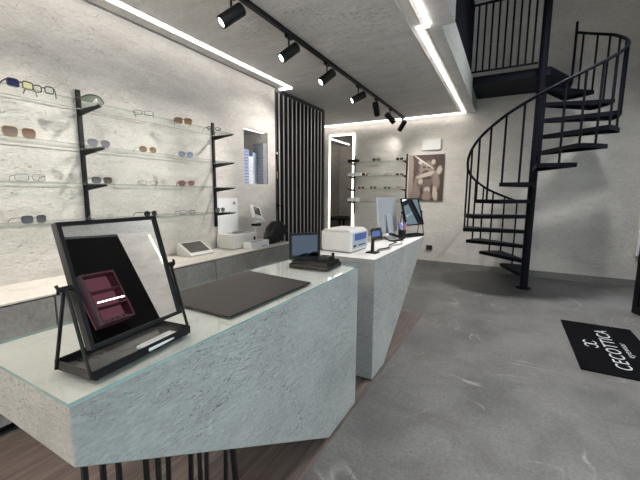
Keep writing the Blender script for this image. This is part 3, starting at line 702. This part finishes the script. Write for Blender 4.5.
# ------------------------------------------------------------------ counters
c1 = thing('service_counter', 'angular pale plaster counter in front, its near end raised on thin black rods', 'counter', (0, 0, 0))
XF, XBK = -.81, -1.345
m = MB().prism([(.342, T), (1.983, T), (1.983, .012), (1.600, .012), (.342, .787)], 'x', XBK, XF, bevel=.004)
o = m.build('body', [M['counter'], M['counter_top']], c1)
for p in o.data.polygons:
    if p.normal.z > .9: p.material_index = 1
MB().prism([(1.62, .0065), (1.975, .0065), (1.975, .0118), (1.62, .0118)], 'x', XBK+.02, XF-.015).build('foot_strip', M['black'], c1)
random.seed(3)
for i in range(11):
    y = .385 + i*.052; x = -.865 - .022*(i % 3)
    zt = .787 - (y-.342)*(.775/1.258) - .002
    lean = .05 if i == 10 else random.uniform(-.010, .010)
    MB().tube([(x, y, zt+.012), (x-.01, y+lean, .0065)], .0085 if i < 10 else .013, 8).build('leg_rod', M['black'], c1, True)

gl = MB().box((XBK+.004, .340, T+.001), (XF+.002, 1.984, T+.009))
gl.bm.normal_update()
for f in gl.bm.faces: f.material_index = 0 if abs(f.normal.z) > .5 else 1
tag(gl.build('glass_top', [M['top_glass'], M['top_edge']]), 'clear glass sheet with teal edges lying on the front counter', 'glass sheet')
T1 = T+.0095

c2 = thing('service_counter', 'second plaster counter behind the first, wedge-sided, carrying the printer and monitor', 'counter', (0, 0, 0))
m = MB().prism([(2.300, T), (3.960, T), (2.575, .014), (2.300, .014)], 'x', XBK, XF, bevel=.004)
o = m.build('body', [M['counter'], M['counter_top']], c2)
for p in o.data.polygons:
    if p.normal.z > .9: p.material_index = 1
MB().prism([(2.31, .0065), (2.56, .0065), (2.56, .0138), (2.31, .0138)], 'x', XBK+.02, XF-.012).build('foot_strip', M['black'], c2)
MB().prism([(3.50, .0065), (3.54, .0065), (3.70, .752), (3.645, .752)], 'x', -1.30, -1.26).build('leg_panel', M['black'], c2)
T2 = T+.001

# ------------------------------------------------------------------ tabletop mirrors
def table_mirror(label, loc, rz, W, H, tilt, zp, td, legs=True):
    """zp: pivot height over the table, td: tray depth. front looks along local +x"""
    t = thing('table_mirror', label, 'mirror', loc, rz)
    # tray
    hw = W/2 + .012; tr_ = MB()
    tr_.box((-td/2, -hw, .006), (td/2, hw, .009))
    for a in ((-td/2, -hw, td/2, -hw+.003), (-td/2, hw-.003, td/2, hw), (-td/2, -hw+.003, -td/2+.003, hw-.003), (td/2-.003, -hw+.003, td/2, hw-.003)):
        tr_.box((a[0], a[1], .009), (a[2], a[3], .030))
    tr_.build('tray', M['black'], t)
    B((-td/2+.004, -hw+.004, .0092), (td/2-.004, hw-.004, .0105)).build('tray_liner', M['liner'], t)
    for sx in (-1, 1):
        for sy in (-1, 1):
            MB().lathe([(.006, 0), (.007, .002), (.007, .005), (.004, .006)], 10, Matrix.Translation((sx*(td/2-.012), sy*(hw-.012), 0))).build('foot', M['gold'] if sx < 0 else M['black'], t)
    for sy in (-1, 1):
        y = sy*(hw+.002)
        for sx in (-1, 1):
            MB().tube([(sx*(td/2-.008), y, .008), (sx*.004, y, zp)], .0045, 8).build('leg', M['black'], t, True)
        MB().tube([(0, sy*W/2, zp), (0, y+sy*.016, zp)], .007, 10).tube([(-.004, y+sy*.014, zp-.010), (.002, y+sy*.016, zp+.002), (-.003, y+sy*.018, zp+.012)], .004, 8).build('pivot_knob', M['black'], t, True)
    q = Matrix.Translation((0, 0, zp)) @ Matrix.Rotation(-tilt, 4, 'Y')
    fr = MB(); b = .010; dp = .011
    for a in ((-W/2, -H/2, -W/2+b, H/2), (W/2-b, -H/2, W/2, H/2), (-W/2+b, -H/2, W/2-b, -H/2+b), (-W/2+b, H/2-b, W/2-b, H/2)):
        fr.box((-dp, a[0], a[1]), (dp, a[2], a[3]), mat=q)
    fr.box((-dp, -W/2+b, -H/2+b), (-dp+.003, W/2-b, H/2-b), mat=q)
    f = fr.build('frame', M['black'], t)
    MB().box((-dp+.004, -W/2+b, -H/2+b), (dp-.006, W/2-b, H/2-b), mat=q).build('mirror_glass', M['mirror'], t)
    return t
table_mirror('large square black-framed tilting mirror on a tray stand on the front counter', (-.934, .562, T1), R(6.4), .292, .322, R(16.5), .226, .150)
table_mirror('smaller black-framed tilting mirror on a tray stand at the far end of the second counter', (-.925, 3.79, T2), R(-24), .30, .30, R(17), .275, .105)
cd = B((-.062, -.025, 0), (.062, .025, .010), bevel=.003).build('card_case', M['card'])
cd.location = (-.890, .626, T1+.0112); cd.rotation_euler = (0, 0, R(98))
tag(cd, 'slim white case lying in the tray of the large counter mirror', 'case')

# desk pad
pd = thing('desk_pad', 'dark brown rectangular desk pad lying on the glass counter top', 'desk pad', (-1.088, 1.21, T1))
pm = [(-1.30, .905), (-.868, .896), (-.857, 1.470), (-1.312, 1.520)]
pl = [(x+1.088, y-1.21) for x, y in pm]
MB().prism(pl, 'z', .0008, .007, bevel=.002).build('base', M['pad_edge'], pd)
cx_ = [(x*.985, y*.988) for x, y in pl]
MB().prism(cx_, 'z', .0072, .0085).build('surface', M['pad'], pd)

# black display box with upright mirror on the front counter
bb = thing('display_box', 'black presentation box with an upright framed mirror at the far corner of the front counter', 'display box', (-1.055, 1.865, T1), R(3))
B((-.135, -.105, 0), (.135, .105, .022), bevel=.003).build('base', M['black'], bb)
B((-.12, -.095, .0225), (.125, .098, .042), bevel=.003).build('drawer', M['black'], bb)
q = Matrix.Rotation(R(-24), 4, 'Z')
q = Matrix.Translation((-.075, -.005, .043)) @ Matrix.Rotation(R(-42), 4, 'Z')
fr = MB(); W, H, b = .205, .165, .014
for a in ((-W/2, 0, -W/2+b, H), (W/2-b, 0, W/2, H), (-W/2+b, 0, W/2-b, b), (-W/2+b, H-b, W/2-b, H)):
    fr.box((-.012, a[0], a[1]), (.012, a[2], a[3]), mat=q)
fr.box((-.012, -W/2+b, b), (-.009, W/2-b, H-b), mat=q)
fr.build('frame', M['black'], bb)
MB().box((-.008, -W/2+b, b), (.006, W/2-b, H-b), mat=q).build('mirror_glass', M['mirror_dark'], bb)
MB().box((.02, -.015, .0425), (.10, .075, .062), bevel=.003).box((.085, .055, .062), (.10, .075, .082), bevel=.003).build('holder', M['black'], bb)

# ------------------------------------------------------------------ things on the cabinet worktop
ZC = CABZ+.0008
t = thing('touch_till', 'white wedge-shaped terminal with a dark slanted screen on the worktop', 'terminal', (-2.79, 2.42, ZC), R(-3)); t.scale = (.88, .9, .86)
MB().prism([(-.13, .0), (.13, .0), (.14, .022), (.125, .030), (-.09, .145), (-.12, .140)], 'y', -.155, .155, bevel=.008).build('housing', M['white'], t, True)
sl = math.atan2(.115, -.215)
q = Matrix.Translation((.0175, 0, .0885)) @ Matrix.Rotation(math.atan2(.115, .215), 4, 'Y')
MB().box((-.105, -.132, .001), (.090, .132, .005), bevel=.002, mat=q).build('screen', M['till_screen'], t)
B((-.12, -.12, -.0005), (.10, .12, .004)).build('foot', M['black'], t)

t = thing('display_board', 'upright white display board leaning on the wall behind the white printer', 'board', (-2.925, 3.04, ZC))
B((-.009, -.165, .0), (.009, .165, .568), bevel=.002).build('panel', M['card'], t)
B((.0092, .085, .49), (.0105, .125, .525)).build('mark', M['grey'], t)

t = thing('receipt_printer', 'white desktop printer with a dark output slot under the display board', 'printer', (-2.775, 3.085, ZC))
B((-.125, -.255, .006), (.125, .155, .162), bevel=.004).build('housing', M['white2'], t)
B((-.075, -.15, .1625), (.085, .10, .167), bevel=.002).build('slot', M['grey'], t)
B((-.04, -.10, .1675), (.04, .03, .180), bevel=.006).build('roll_cover', M['grey'], t)
B((.1252, .09, .07), (.1265, .125, .115)).build('badge', M['black'], t)
B((-.11, -.16, 0), (.11, .16, .0058)).build('foot', M['grey'], t)

t = thing('open_box', 'small open white box in front of the white printer on the worktop', 'box', (-2.575, 3.145, ZC))
bm_ = MB(); x0, y0, x1, y1, hh, th = -.06, -.175, .065, .145, .075, .004
bm_.box((x0, y0, 0), (x1, y1, th)); bm_.box((x0, y0, th), (x0+th, y1, hh)); bm_.box((x1-th, y0, th), (x1, y1, hh)); bm_.box((x0+th, y0, th), (x1-th, y0+th, hh)); bm_.box((x0+th, y1-th, th), (x1-th, y1, hh))
bm_.build('tray', M['card'], t)
B((x0+.008, y0+.008, th+.001), (x1-.008, y1-.01, hh-.014)).build('contents', M['grey'], t)
B((.0652, .0, .006), (.0662, .10, .016)).build('mark', M['blue'], t)

t = thing('payment_terminal', 'white terminal head with a dark screen tilted on a stand near the slatted screen', 'terminal', (-2.82, 3.42, ZC))
MB().lathe([(.065, 0), (.068, .004), (.066, .014), (.03, .022), (.02, .03)], 24).build('foot', M['white'], t, True)
MB().tube([(0, 0, .02), (-.01, 0, .16), (-.005, 0, .27)], .022, 12, radii=[.022, .02, .026]).build('neck', M['white'], t, True)
B((-.03, -.05, .215), (.05, .06, .245), bevel=.006).build('slot', M['black'], t)
q = Matrix.Translation((.02, -.01, .385)) @ Matrix.Rotation(R(-14), 4, 'X') @ Matrix.Rotation(R(-28), 4, 'Y')
MB().box((-.022, -.095, -.10), (.022, .095, .09), bevel=.012, seg=3, mat=q).build('head', M['white'], t, True)
MB().box((.0222, -.06, -.045), (.0245, .062, .065), bevel=.001, mat=q).build('screen', M['screen'], t)
q3 = Matrix.Translation((.045, .02, .285)) @ Matrix.Rotation(R(-40), 4, 'Y')
MB().box((-.015, -.085, -.035), (.02, .085, .03), bevel=.01, seg=3, mat=q3).build('reader', M['white'], t, True)

# crumpled black bag
bg = bmesh.new(); bmesh.ops.create_icosphere(bg, subdivisions=4, radius=1)
from mathutils import noise as mnoise
for v in bg.verts:
    p = v.co.copy()
    dsp = 1 + .20*mnoise.noise(p*1.7+Vector((3, 1, 5))) + .10*mnoise.noise(p*4.3) + .04*mnoise.noise(p*9)
    q_ = Vector((p.x*.10, p.y*.160, p.z*.140))*dsp
    q_.y += -.05*max(0, -p.z)                                      # slumps to the left at the bottom
    if p.y < -.2: q_.z -= .10*(-p.y-.2); q_.y -= .12*max(0, (-p.y-.25))
    v.co = q_
zm = min(v.co.z for v in bg.verts)
for v in bg.verts:
    v.co.z -= zm
    if v.co.z < .02: v.co.z = v.co.z*.3
zm = min(v.co.z for v in bg.verts)
for v in bg.verts: v.co.z -= zm
mb = MB(); mb.bm.free(); mb.bm = bg
o = mb.build('black_bag', M['cloth'], None, True); o.location = (-2.60, 3.575, ZC)
tag(o, 'crumpled black cloth bag slumped on the worktop end beside the slatted screen', 'bag')
t = thing('card_reader', 'small white card reader with black top at the end of the worktop behind the bag', 'card reader', (-2.80, 3.655, ZC), R(5))
MB().prism([(-.07, 0), (.12, 0), (.12, .03), (-.05, .085), (-.07, .085)], 'x', -.05, .055, bevel=.006).build('housing', M['white'], t, True)
MB().box((-.04, -.06, .0852), (.045, -.03, .10), bevel=.004).build('keypad', M['black'], t)

# ------------------------------------------------------------------ things on the second counter
t = thing('desktop_printer', 'large white printer with a blue label on its side on the second counter', 'printer', (-1.175, 2.60, T2), R(-3))
B((-.15, -.16, .008), (.125, .16, .168), bevel=.014, seg=3).build('housing', M['white'], t, True)
MB().prism([(-.15, .1685), (.115, .1685), (.09, .185), (-.12, .185)], 'y', -.15, .15, bevel=.004).build('lid', M['white'], t)
B((.1252, -.13, .03), (.128, .14, .155), bevel=.001).build('side_panel', simple('pale_blue_grey_panel', (.42, .49, .57), .4, noise=.05), t)
B((.1285, -.10, .095), (.1300, .12, .148)).build('label', M['blue'], t)
MB().box((.1285, -.12, .045), (.132, -.08, .06)).box((.1285, -.03, .05), (.131, .10, .058)).build('port', M['black'], t)
B((-.14, -.15, 0), (.115, .15, .0078)).build('foot', M['grey'], t)

t = thing('customer_display', 'small black pole display with a blue-lit panel beside the printer', 'display', (-.925, 2.555, T2), R(-4))
B((-.045, -.035, 0), (.045, .045, .010), bevel=.003).build('foot', M['black'], t)
MB().prism([(-.012, .010), (.012, .010), (.010, .20), (-.006, .20)], 'y', -.012, .012, bevel=.003).build('pole', M['black'], t)
q = Matrix.Translation((.035, -.012, .155)) @ Matrix.Rotation(R(-14), 4, 'Y') @ Matrix.Rotation(R(-8), 4, 'X')
MB().box((-.045, -.012, -.045), (.05, .0, .045), bevel=.004, mat=q).build('head', M['black'], t)
MB().box((-.030, -.0135, -.020), (.036, -.0122, .024), mat=q).build('screen', M['blue_glow'], t)

t = thing('monitor', 'silver-backed monitor standing on the second counter, seen from behind', 'monitor', (-1.10, 3.47, T2))
q = Matrix.Translation((0, 0, .255)) @ Matrix.Rotation(R(-5), 4, 'Y')
MB().box((-.012, -.305, -.195), (.004, .305, .180), bevel=.004, mat=q).build('housing', M['silver'], t)
MB().box((-.015, -.29, -.15), (-.0125, .29, .165), mat=q).build('screen', M['screen'], t)
MB().prism([(.005, .26), (.012, .26), (.065, .012), (.055, .006)], 'y', -.085, .085, bevel=.002).build('stand', M['silver'], t)
B((-.07, -.10, 0), (.075, .10, .006), bevel=.002).build('foot', M['silver'], t)

t = thing('pen_cup', 'black cup of coloured pens between the monitor and the far table mirror', 'pen cup', (-.965, 3.555, T2))
MB().lathe([(.034, 0), (.036, .003), (.040, .095), (.037, .095), (.033, .006), (.01, .005)], 20).build('cup', M['black'], t, True)
random.seed(5)
pens = [('pen', 'pink', 'pink pen standing in the black pen cup'), ('pen', 'lilac', 'lilac pen standing in the black pen cup'), ('pen', 'white', 'white pen standing in the black pen cup'), ('pen', 'wine', 'dark red pen standing in the black pen cup'), ('pen', 'blue', 'blue pen standing in the black pen cup')]
for i, (nm, mt, lab) in enumerate(pens):
    a = -.4 + i*1.1; 
    o = MB().tube([(.016*math.cos(a), .016*math.sin(a), .008), (.030*math.cos(a), .030*math.sin(a), .10), (.045*math.cos(a), .045*math.sin(a), .165), (.047*math.cos(a), .047*math.sin(a), .175)], .006, 8, radii=[.004, .006, .006, .003]).build(nm, M[mt], None, True)
    o.location = (-.965, 3.555, T2); tag(o, lab, 'pen', 'pens in the cup')
for i, (dy, mt, lab) in enumerate([(0, 'lilac', 'lilac-headed round brush standing in the pen cup')]):
    o = MB().tube([(0, -.018+.036*i, .008), (0, -.03+.07*i, .11)], .004, 8).lathe([(.004, -.034), (.024, -.02), (.030, 0), (.024, .02), (.004, .034)], 14, Matrix.Translation((0, -.035+.075*i, .145+.0*i)) @ Matrix.Scale(.7, 4, (1, 0, 0))).build('brush', M[mt], None, True)
    o.location = (-.965, 3.555, T2); tag(o, lab, 'brush')

t = thing('stapler', 'black stapler with a raised arm lying before the pen cup', 'stapler', (-.96, 3.36, T2), R(60))
B((-.09, -.018, 0), (.08, .018, .012), bevel=.003).build('base', M['black'], t)
q = Matrix.Translation((.07, 0, .016)) @ Matrix.Rotation(R(16), 4, 'Y')
MB().box((-.17, -.016, 0), (.0, .016, .026), bevel=.006, mat=q).build('arm', M['black'], t)
o = MB().tube([(-.90, 2.60, T2+.014), (-.93, 2.72, T2+.006), (-.885, 2.86, T2+.006), (-.93, 3.02, T2+.006), (-.91, 3.18, T2+.012), (-1.00, 3.21, T2+.02), (-1.06, 3.24, T2+.05)], .005, 8).build('cable', M['black'], None, True)
tag(o, 'black cable snaking over the second counter from the pole display to the monitor', 'cable')
o = MB().tube([(-.905, 2.65, T2+.005), (-.86, 2.80, T2+.005), (-.90, 3.0, T2+.005), (-.85, 3.15, T2+.005), (-.90, 3.30, T2+.005)], .004, 8).build('cable', M['grey'], None, True)
tag(o, 'thin grey cable along the front edge of the second counter', 'cable')

# ------------------------------------------------------------------ back wall
t = thing('wall_mirror', 'tall back-lit mirror with a glowing border at the left end of the back wall', 'mirror', (-3.24, YB, 0))
x0, x1, z0, z1 = -.265, .258, .42, 2.635; b = .038
m = MB()
for a in ((x0-b, z0-b, x0, z1+b), (x1, z0-b, x1+b, z1+b), (x0, z0-b, x1, z0), (x0, z1, x1, z1+b)): m.box((a[0], -.022, a[1]), (a[2], -.003, a[3]))
m.build('light_border', M['led2'], t)
B((x0, -.026, z0), (x1, -.004, z1)).build('mirror_glass', M['mirror'], t)

t = thing('wall_picture', 'sepia print of a carved stone head with ribbons hanging on the back wall', 'picture', (-1.44, YB, 1.72))
B((-.328, -.030, -.435), (.328, -.001, .435)).build('canvas', M['picture_edge'], t)
B((-.327, -.0325, -.434), (.327, -.0305, .434)).build('print', M['picture'], t)
t = thing('wall_unit', 'blank white rectangular box fixed on the wall above the sepia picture', 'wall box', (-1.357, YB, 2.336))
B((-.172, -.045, -.098), (.172, -.001, .098), bevel=.008).build('cover', M['unit'], t)
B((-.15, -.0465, -.08), (.15, -.0452, .08)).build('face_plate', M['unit'], t)
t = thing('wall_socket', 'small black double socket low on the back wall beside the second counter', 'socket', (-1.312, YB, .372))
B((-.058, -.03, -.042), (.058, -.001, .042), bevel=.006).build('plate', M['black'], t)
MB().box((-.045, -.032, -.02), (-.012, -.0302, .02)).box((.012, -.032, -.02), (.045, -.0302, .02)).build('outlet', M['screen'], t)

# desk and chair in the back passage, seen only in the tall mirror
t = thing('desk', 'black desk in the back passage behind the slatted screen, seen in the tall mirror', 'desk', (-4.2, 4.75, 0))
B((-.38, -.62, .70), (.38, .62, .74), bevel=.003).build('desk_top', M['black'], t)
for sx in (-1, 1):
    for sy in (-1, 1): B((sx*.34-.02, sy*.58-.02, 0), (sx*.34+.02, sy*.58+.02, .699)).build('leg', M['black'], t)

# ------------------------------------------------------------------ spiral staircase
PX, PYs, RAD, RISE = .285, 5.92, .90, .2265
st = thing('spiral_staircase', 'black steel spiral staircase climbing to the balcony at the back wall', 'staircase', (PX, PYs, 0))
MB().lathe([(.105, 0), (.105, .012), (.06, .016), (.054, .022), (.054, 4.30), (.03, 4.32)], 28).build('center_pole', M['steel'], st, True)
A0, DA = 73.1, 26.17
NT = 13
def pol(a, r, z): return (r*math.cos(R(a)), r*math.sin(R(a)), z)
for k in range(1, NT+1):
    ac = A0 + DA*k; a0, a1 = ac-13.7, ac+13.7; z = RISE*k - .022
    m = MB(); r0 = .055
    arc = [a0 + (a1-a0)*i/6 for i in range(7)]
    inner = [(r0*math.cos(R(a)), r0*math.sin(R(a))) for a in (a0-18, ac, a1+18)]
    poly = [inner[0]] + [(RAD*math.cos(R(a)), RAD*math.sin(R(a))) for a in arc] + [inner[2], inner[1]]
    m.prism(poly, 'z', z-.008, z)
    # folded-down lips on the leading, trailing and outer edges
    lip = .052
    for i in range(6):
        p, q_ = poly[1+i], poly[2+i]
        m.prism([p, q_, (q_[0]*.985, q_[1]*.985), (p[0]*.985, p[1]*.985)], 'z', z-lip, z-.008)
    for (e0, e1, sgn) in ((poly[0], poly[1], 1), (poly[8], poly[7], -1)):
        dx, dy = e1[0]-e0[0], e1[1]-e0[1]; ln = math.hypot(dx, dy); nx, ny = -dy/ln*.01*sgn, dx/ln*.01*sgn
        m.prism([e0, e1, (e1[0]+nx, e1[1]+ny), (e0[0]+nx, e0[1]+ny)], 'z', z-lip, z-.008)
    m.build('tread', M['steel'], st)
RZ = [(84, 1.26), (101, 1.30), (113, 1.37), (133, 1.49), (154, 1.64), (179, 1.81), (186, 1.89), (215, 2.16), (248, 2.45), (279, 2.70), (314, 2.97), (348, 3.25), (385, 3.58), (421, 3.84)]
def rail_z(a):
    for (a0, z0), (a1, z1) in zip(RZ, RZ[1:]):
        if a <= a1: return z0 + (z1-z0)*(a-a0)/(a1-a0)
    return RZ[-1][1]
a_s, a_e = 84., 420.
nseg = 120
MB().tube([pol(a_s+(a_e-a_s)*i/nseg, RAD-.012, rail_z(a_s+(a_e-a_s)*i/nseg)) for i in range(nseg+1)], .019, 10).build('handrail', M['steel'], st, True)
for k in range(1, NT+1):
    for j, off in enumerate((-12.0, 1.2)):
        a = A0 + DA*k + off
        if a < a_s or a > a_e: continue
        r = RAD-.012
        MB().tube([pol(a, r, RISE*k-.065), pol(a, r, rail_z(a)-.004)], .0135, 8).build('baluster', M['steel'], st, True)
a = 421.
MB().tube([pol(a, RAD-.012, 3.10), pol(a, RAD-.012, 3.99)], .018, 10).build('newel_post', M['steel'], st, True)
# landing
LZ = 3.19
m = MB(); m.box((-.62-PX+.001, .06, LZ-.02), (.10, YB-PYs-.001, LZ)); 
m.box((-.62-PX+.001, .06, LZ-.115), (.10, .075, LZ-.02)); m.box((.085, .076, LZ-.115), (.10, YB-PYs-.001, LZ-.02)); m.box((-.62-PX+.001, .076, LZ-.115), (.084, YB-PYs-.001, LZ-.105))
m.prism([(.1005, .06), (.1005, YB-PYs-.002), (.44, YB-PYs-.002), (.44, .785)], 'z', LZ-.115, LZ)
m.build('landing', M['steel'], st)

# balcony railing
br = thing('balcony_railing', 'black steel balcony railing along the ceiling edge and across to the staircase', 'railing', (-.64, 5.93, LZ))
H_ = 1.0
m = MB().tube([(-.02, -2.62, .055), (-.02, 0, .055), (PX+.64-.06, .0, .055)], .014, 8)
m.build('bottom_rail', M['steel'], br)
MB().tube([(-.02, -2.62, H_), (-.02, 0, H_), (PX+.64-.06, 0, H_)], .018, 8).build('top_rail', M['steel'], br)
nb = 23
for i in range(nb):
    y = -2.58 + i*(2.54/(nb-1)) if i < nb-1 else -.115
    MB().tube([(-.02, y, .055), (-.02, y, H_)], .0135, 8).build('baluster', M['steel'], br, True)
for i in range(9):
    x = .06 + i*.092
    MB().tube([(x, 0, .055), (x, 0, H_)], .0135, 8).build('baluster', M['steel'], br, True)
for p in ((-.02, 0), (-.02, -2.62)):
    MB().tube([(p[0], p[1], .001), (p[0], p[1], H_+.02)], .019, 10).build('post', M['steel'], br, True)

# ------------------------------------------------------------------ entrance mat
mt = thing('door_mat', 'black entrance mat with white lettering and a monogram on the tiled floor', 'mat', (.909, 3.945, 0))
B((-.302, -.635, 0), (.302, .635, .008), bevel=.003).build('pile', M['rubber'], mt)
def lettering(txt, x, y, size, spacing=1., sx=1.):
    """text lying on the mat, read from the street side: line runs along +y, letter tops point to -x"""
    cu = bpy.data.curves.new('lettering', 'FONT'); cu.body = txt; cu.size = size; cu.align_x = 'CENTER'; cu.align_y = 'CENTER'; cu.space_character = spacing; cu.extrude = .0004
    tmp = bpy.data.objects.new('tmp', cu); COL.objects.link(tmp)
    dg = bpy.context.evaluated_depsgraph_get(); dg.update()
    me = bpy.data.meshes.new_from_object(tmp.evaluated_get(dg))
    bpy.data.objects.remove(tmp)
    me.transform(Matrix.Rotation(R(90), 4, 'Z') @ Matrix.Scale(sx, 4, (1, 0, 0)))
    me.materials.clear(); me.materials.append(M['print'])
    o = bpy.data.objects.new('lettering', me); COL.objects.link(o); o.parent = mt; o.location = (x, y, .0088)
lettering('CECOTTICA', .020, -.02, .155, 1.12)
lettering('eyewear', .120, -.02, .075, 1.35)
m = MB()     # monogram: two linked open rings, one mirrored
for cy_, a0, a1 in ((-.041, 212, 508), (.041, 32, 328)):
    path = [(-.135 + .048*math.sin(R(a)), cy_ + (.048*math.cos(R(a)))*1.0, .0088) for a in [a0+(a1-a0)*i/28 for i in range(29)]]
    m.tube(path, .0065, 6)
for v in m.bm.verts: v.co.z = .0083 + (v.co.z-.0088)*.06
m.build('monogram', M['print'], mt)

# ------------------------------------------------------------------ lit wine-red wall case opposite the counter (seen in the counter mirror)
t = thing('wall_case', 'wine red lit display case on the dark wall opposite, reflected in the counter mirror', 'display case', (XR, 2.75, 1.60))
m = MB().box((-.02, -.21, 0), (-.002, .21, .60)); m.build('back_panel', M['wine_lit'], t)
m = MB()
for a in ((-.21, 0, -.19, .60), (.19, 0, .21, .60), (-.19, 0, .19, .02), (-.19, .58, .19, .60)): m.box((-.14, a[0], a[1]), (-.021, a[2], a[3]))
m.build('frame', M['wine'], t)
for z in (.19, .38): B((-.135, -.189, z), (-.021, .189, z+.012)).build('shelf', M['wine'], t)
B((-.145, -.16, .245), (-.136, .18, .255)).build('light_bar', emis('case_light', (1, .95, .92), 5), t)
for i in range(5):
    spectacles('dark sunglasses on the lower shelf of the wine red case, %s' % ['nearest the shop window', 'second from the shop window', 'in the middle', 'second from the plaster pier', 'nearest the plaster pier'][i], (XR-.10, 2.75-.15+i*.075, 1.6+.0206), R(-90), LN['black'], RM['black'], W=.065, h=.03, group='sunglasses in the wine red case', cat='sunglasses', detail=False)

# ------------------------------------------------------------------ world, camera, view
wd_ = bpy.data.worlds.new('daylight'); SC.world = wd_; wd_.use_nodes = True
bgn = wd_.node_tree.nodes['Background']; bgn.inputs[0].default_value = (.78, .90, 1., 1); bgn.inputs[1].default_value = 1.3

cam = bpy.data.cameras.new('camera'); co = bpy.data.objects.new('camera', cam); COL.objects.link(co)
f_px, pitch, roll, yaw = 341.56, .134171, .0065162, -.5017905
F = Vector((math.sin(yaw)*math.cos(pitch), math.cos(yaw)*math.cos(pitch), -math.sin(pitch)))
Rt = Vector((math.cos(yaw), -math.sin(yaw), 0)); U = Rt.cross(F)
r_ = Rt*math.cos(roll) + U*math.sin(roll); u_ = -Rt*math.sin(roll) + U*math.cos(roll)
co.matrix_world = Matrix(((r_.x, u_.x, -F.x, 0), (r_.y, u_.y, -F.y, 0), (r_.z, u_.z, -F.z, 1.4), (0, 0, 0, 1)))
cam.sensor_width = 36; cam.sensor_fit = 'HORIZONTAL'; cam.lens = f_px*36/640; cam.clip_start = .02
SC.camera = co
vs = SC.view_settings; vs.view_transform = 'Standard'; vs.look = 'None'; vs.gamma = 1; vs.use_curve_mapping = False; vs.exposure = 1.03
SC.cycles.use_denoising = True
SC.cycles.max_bounces = 10; SC.cycles.diffuse_bounces = 6; SC.cycles.glossy_bounces = 5; SC.cycles.transparent_max_bounces = 24
SC.cycles.sample_clamp_indirect = 4.0
SC.cycles.caustics_reflective = False; SC.cycles.caustics_refractive = False
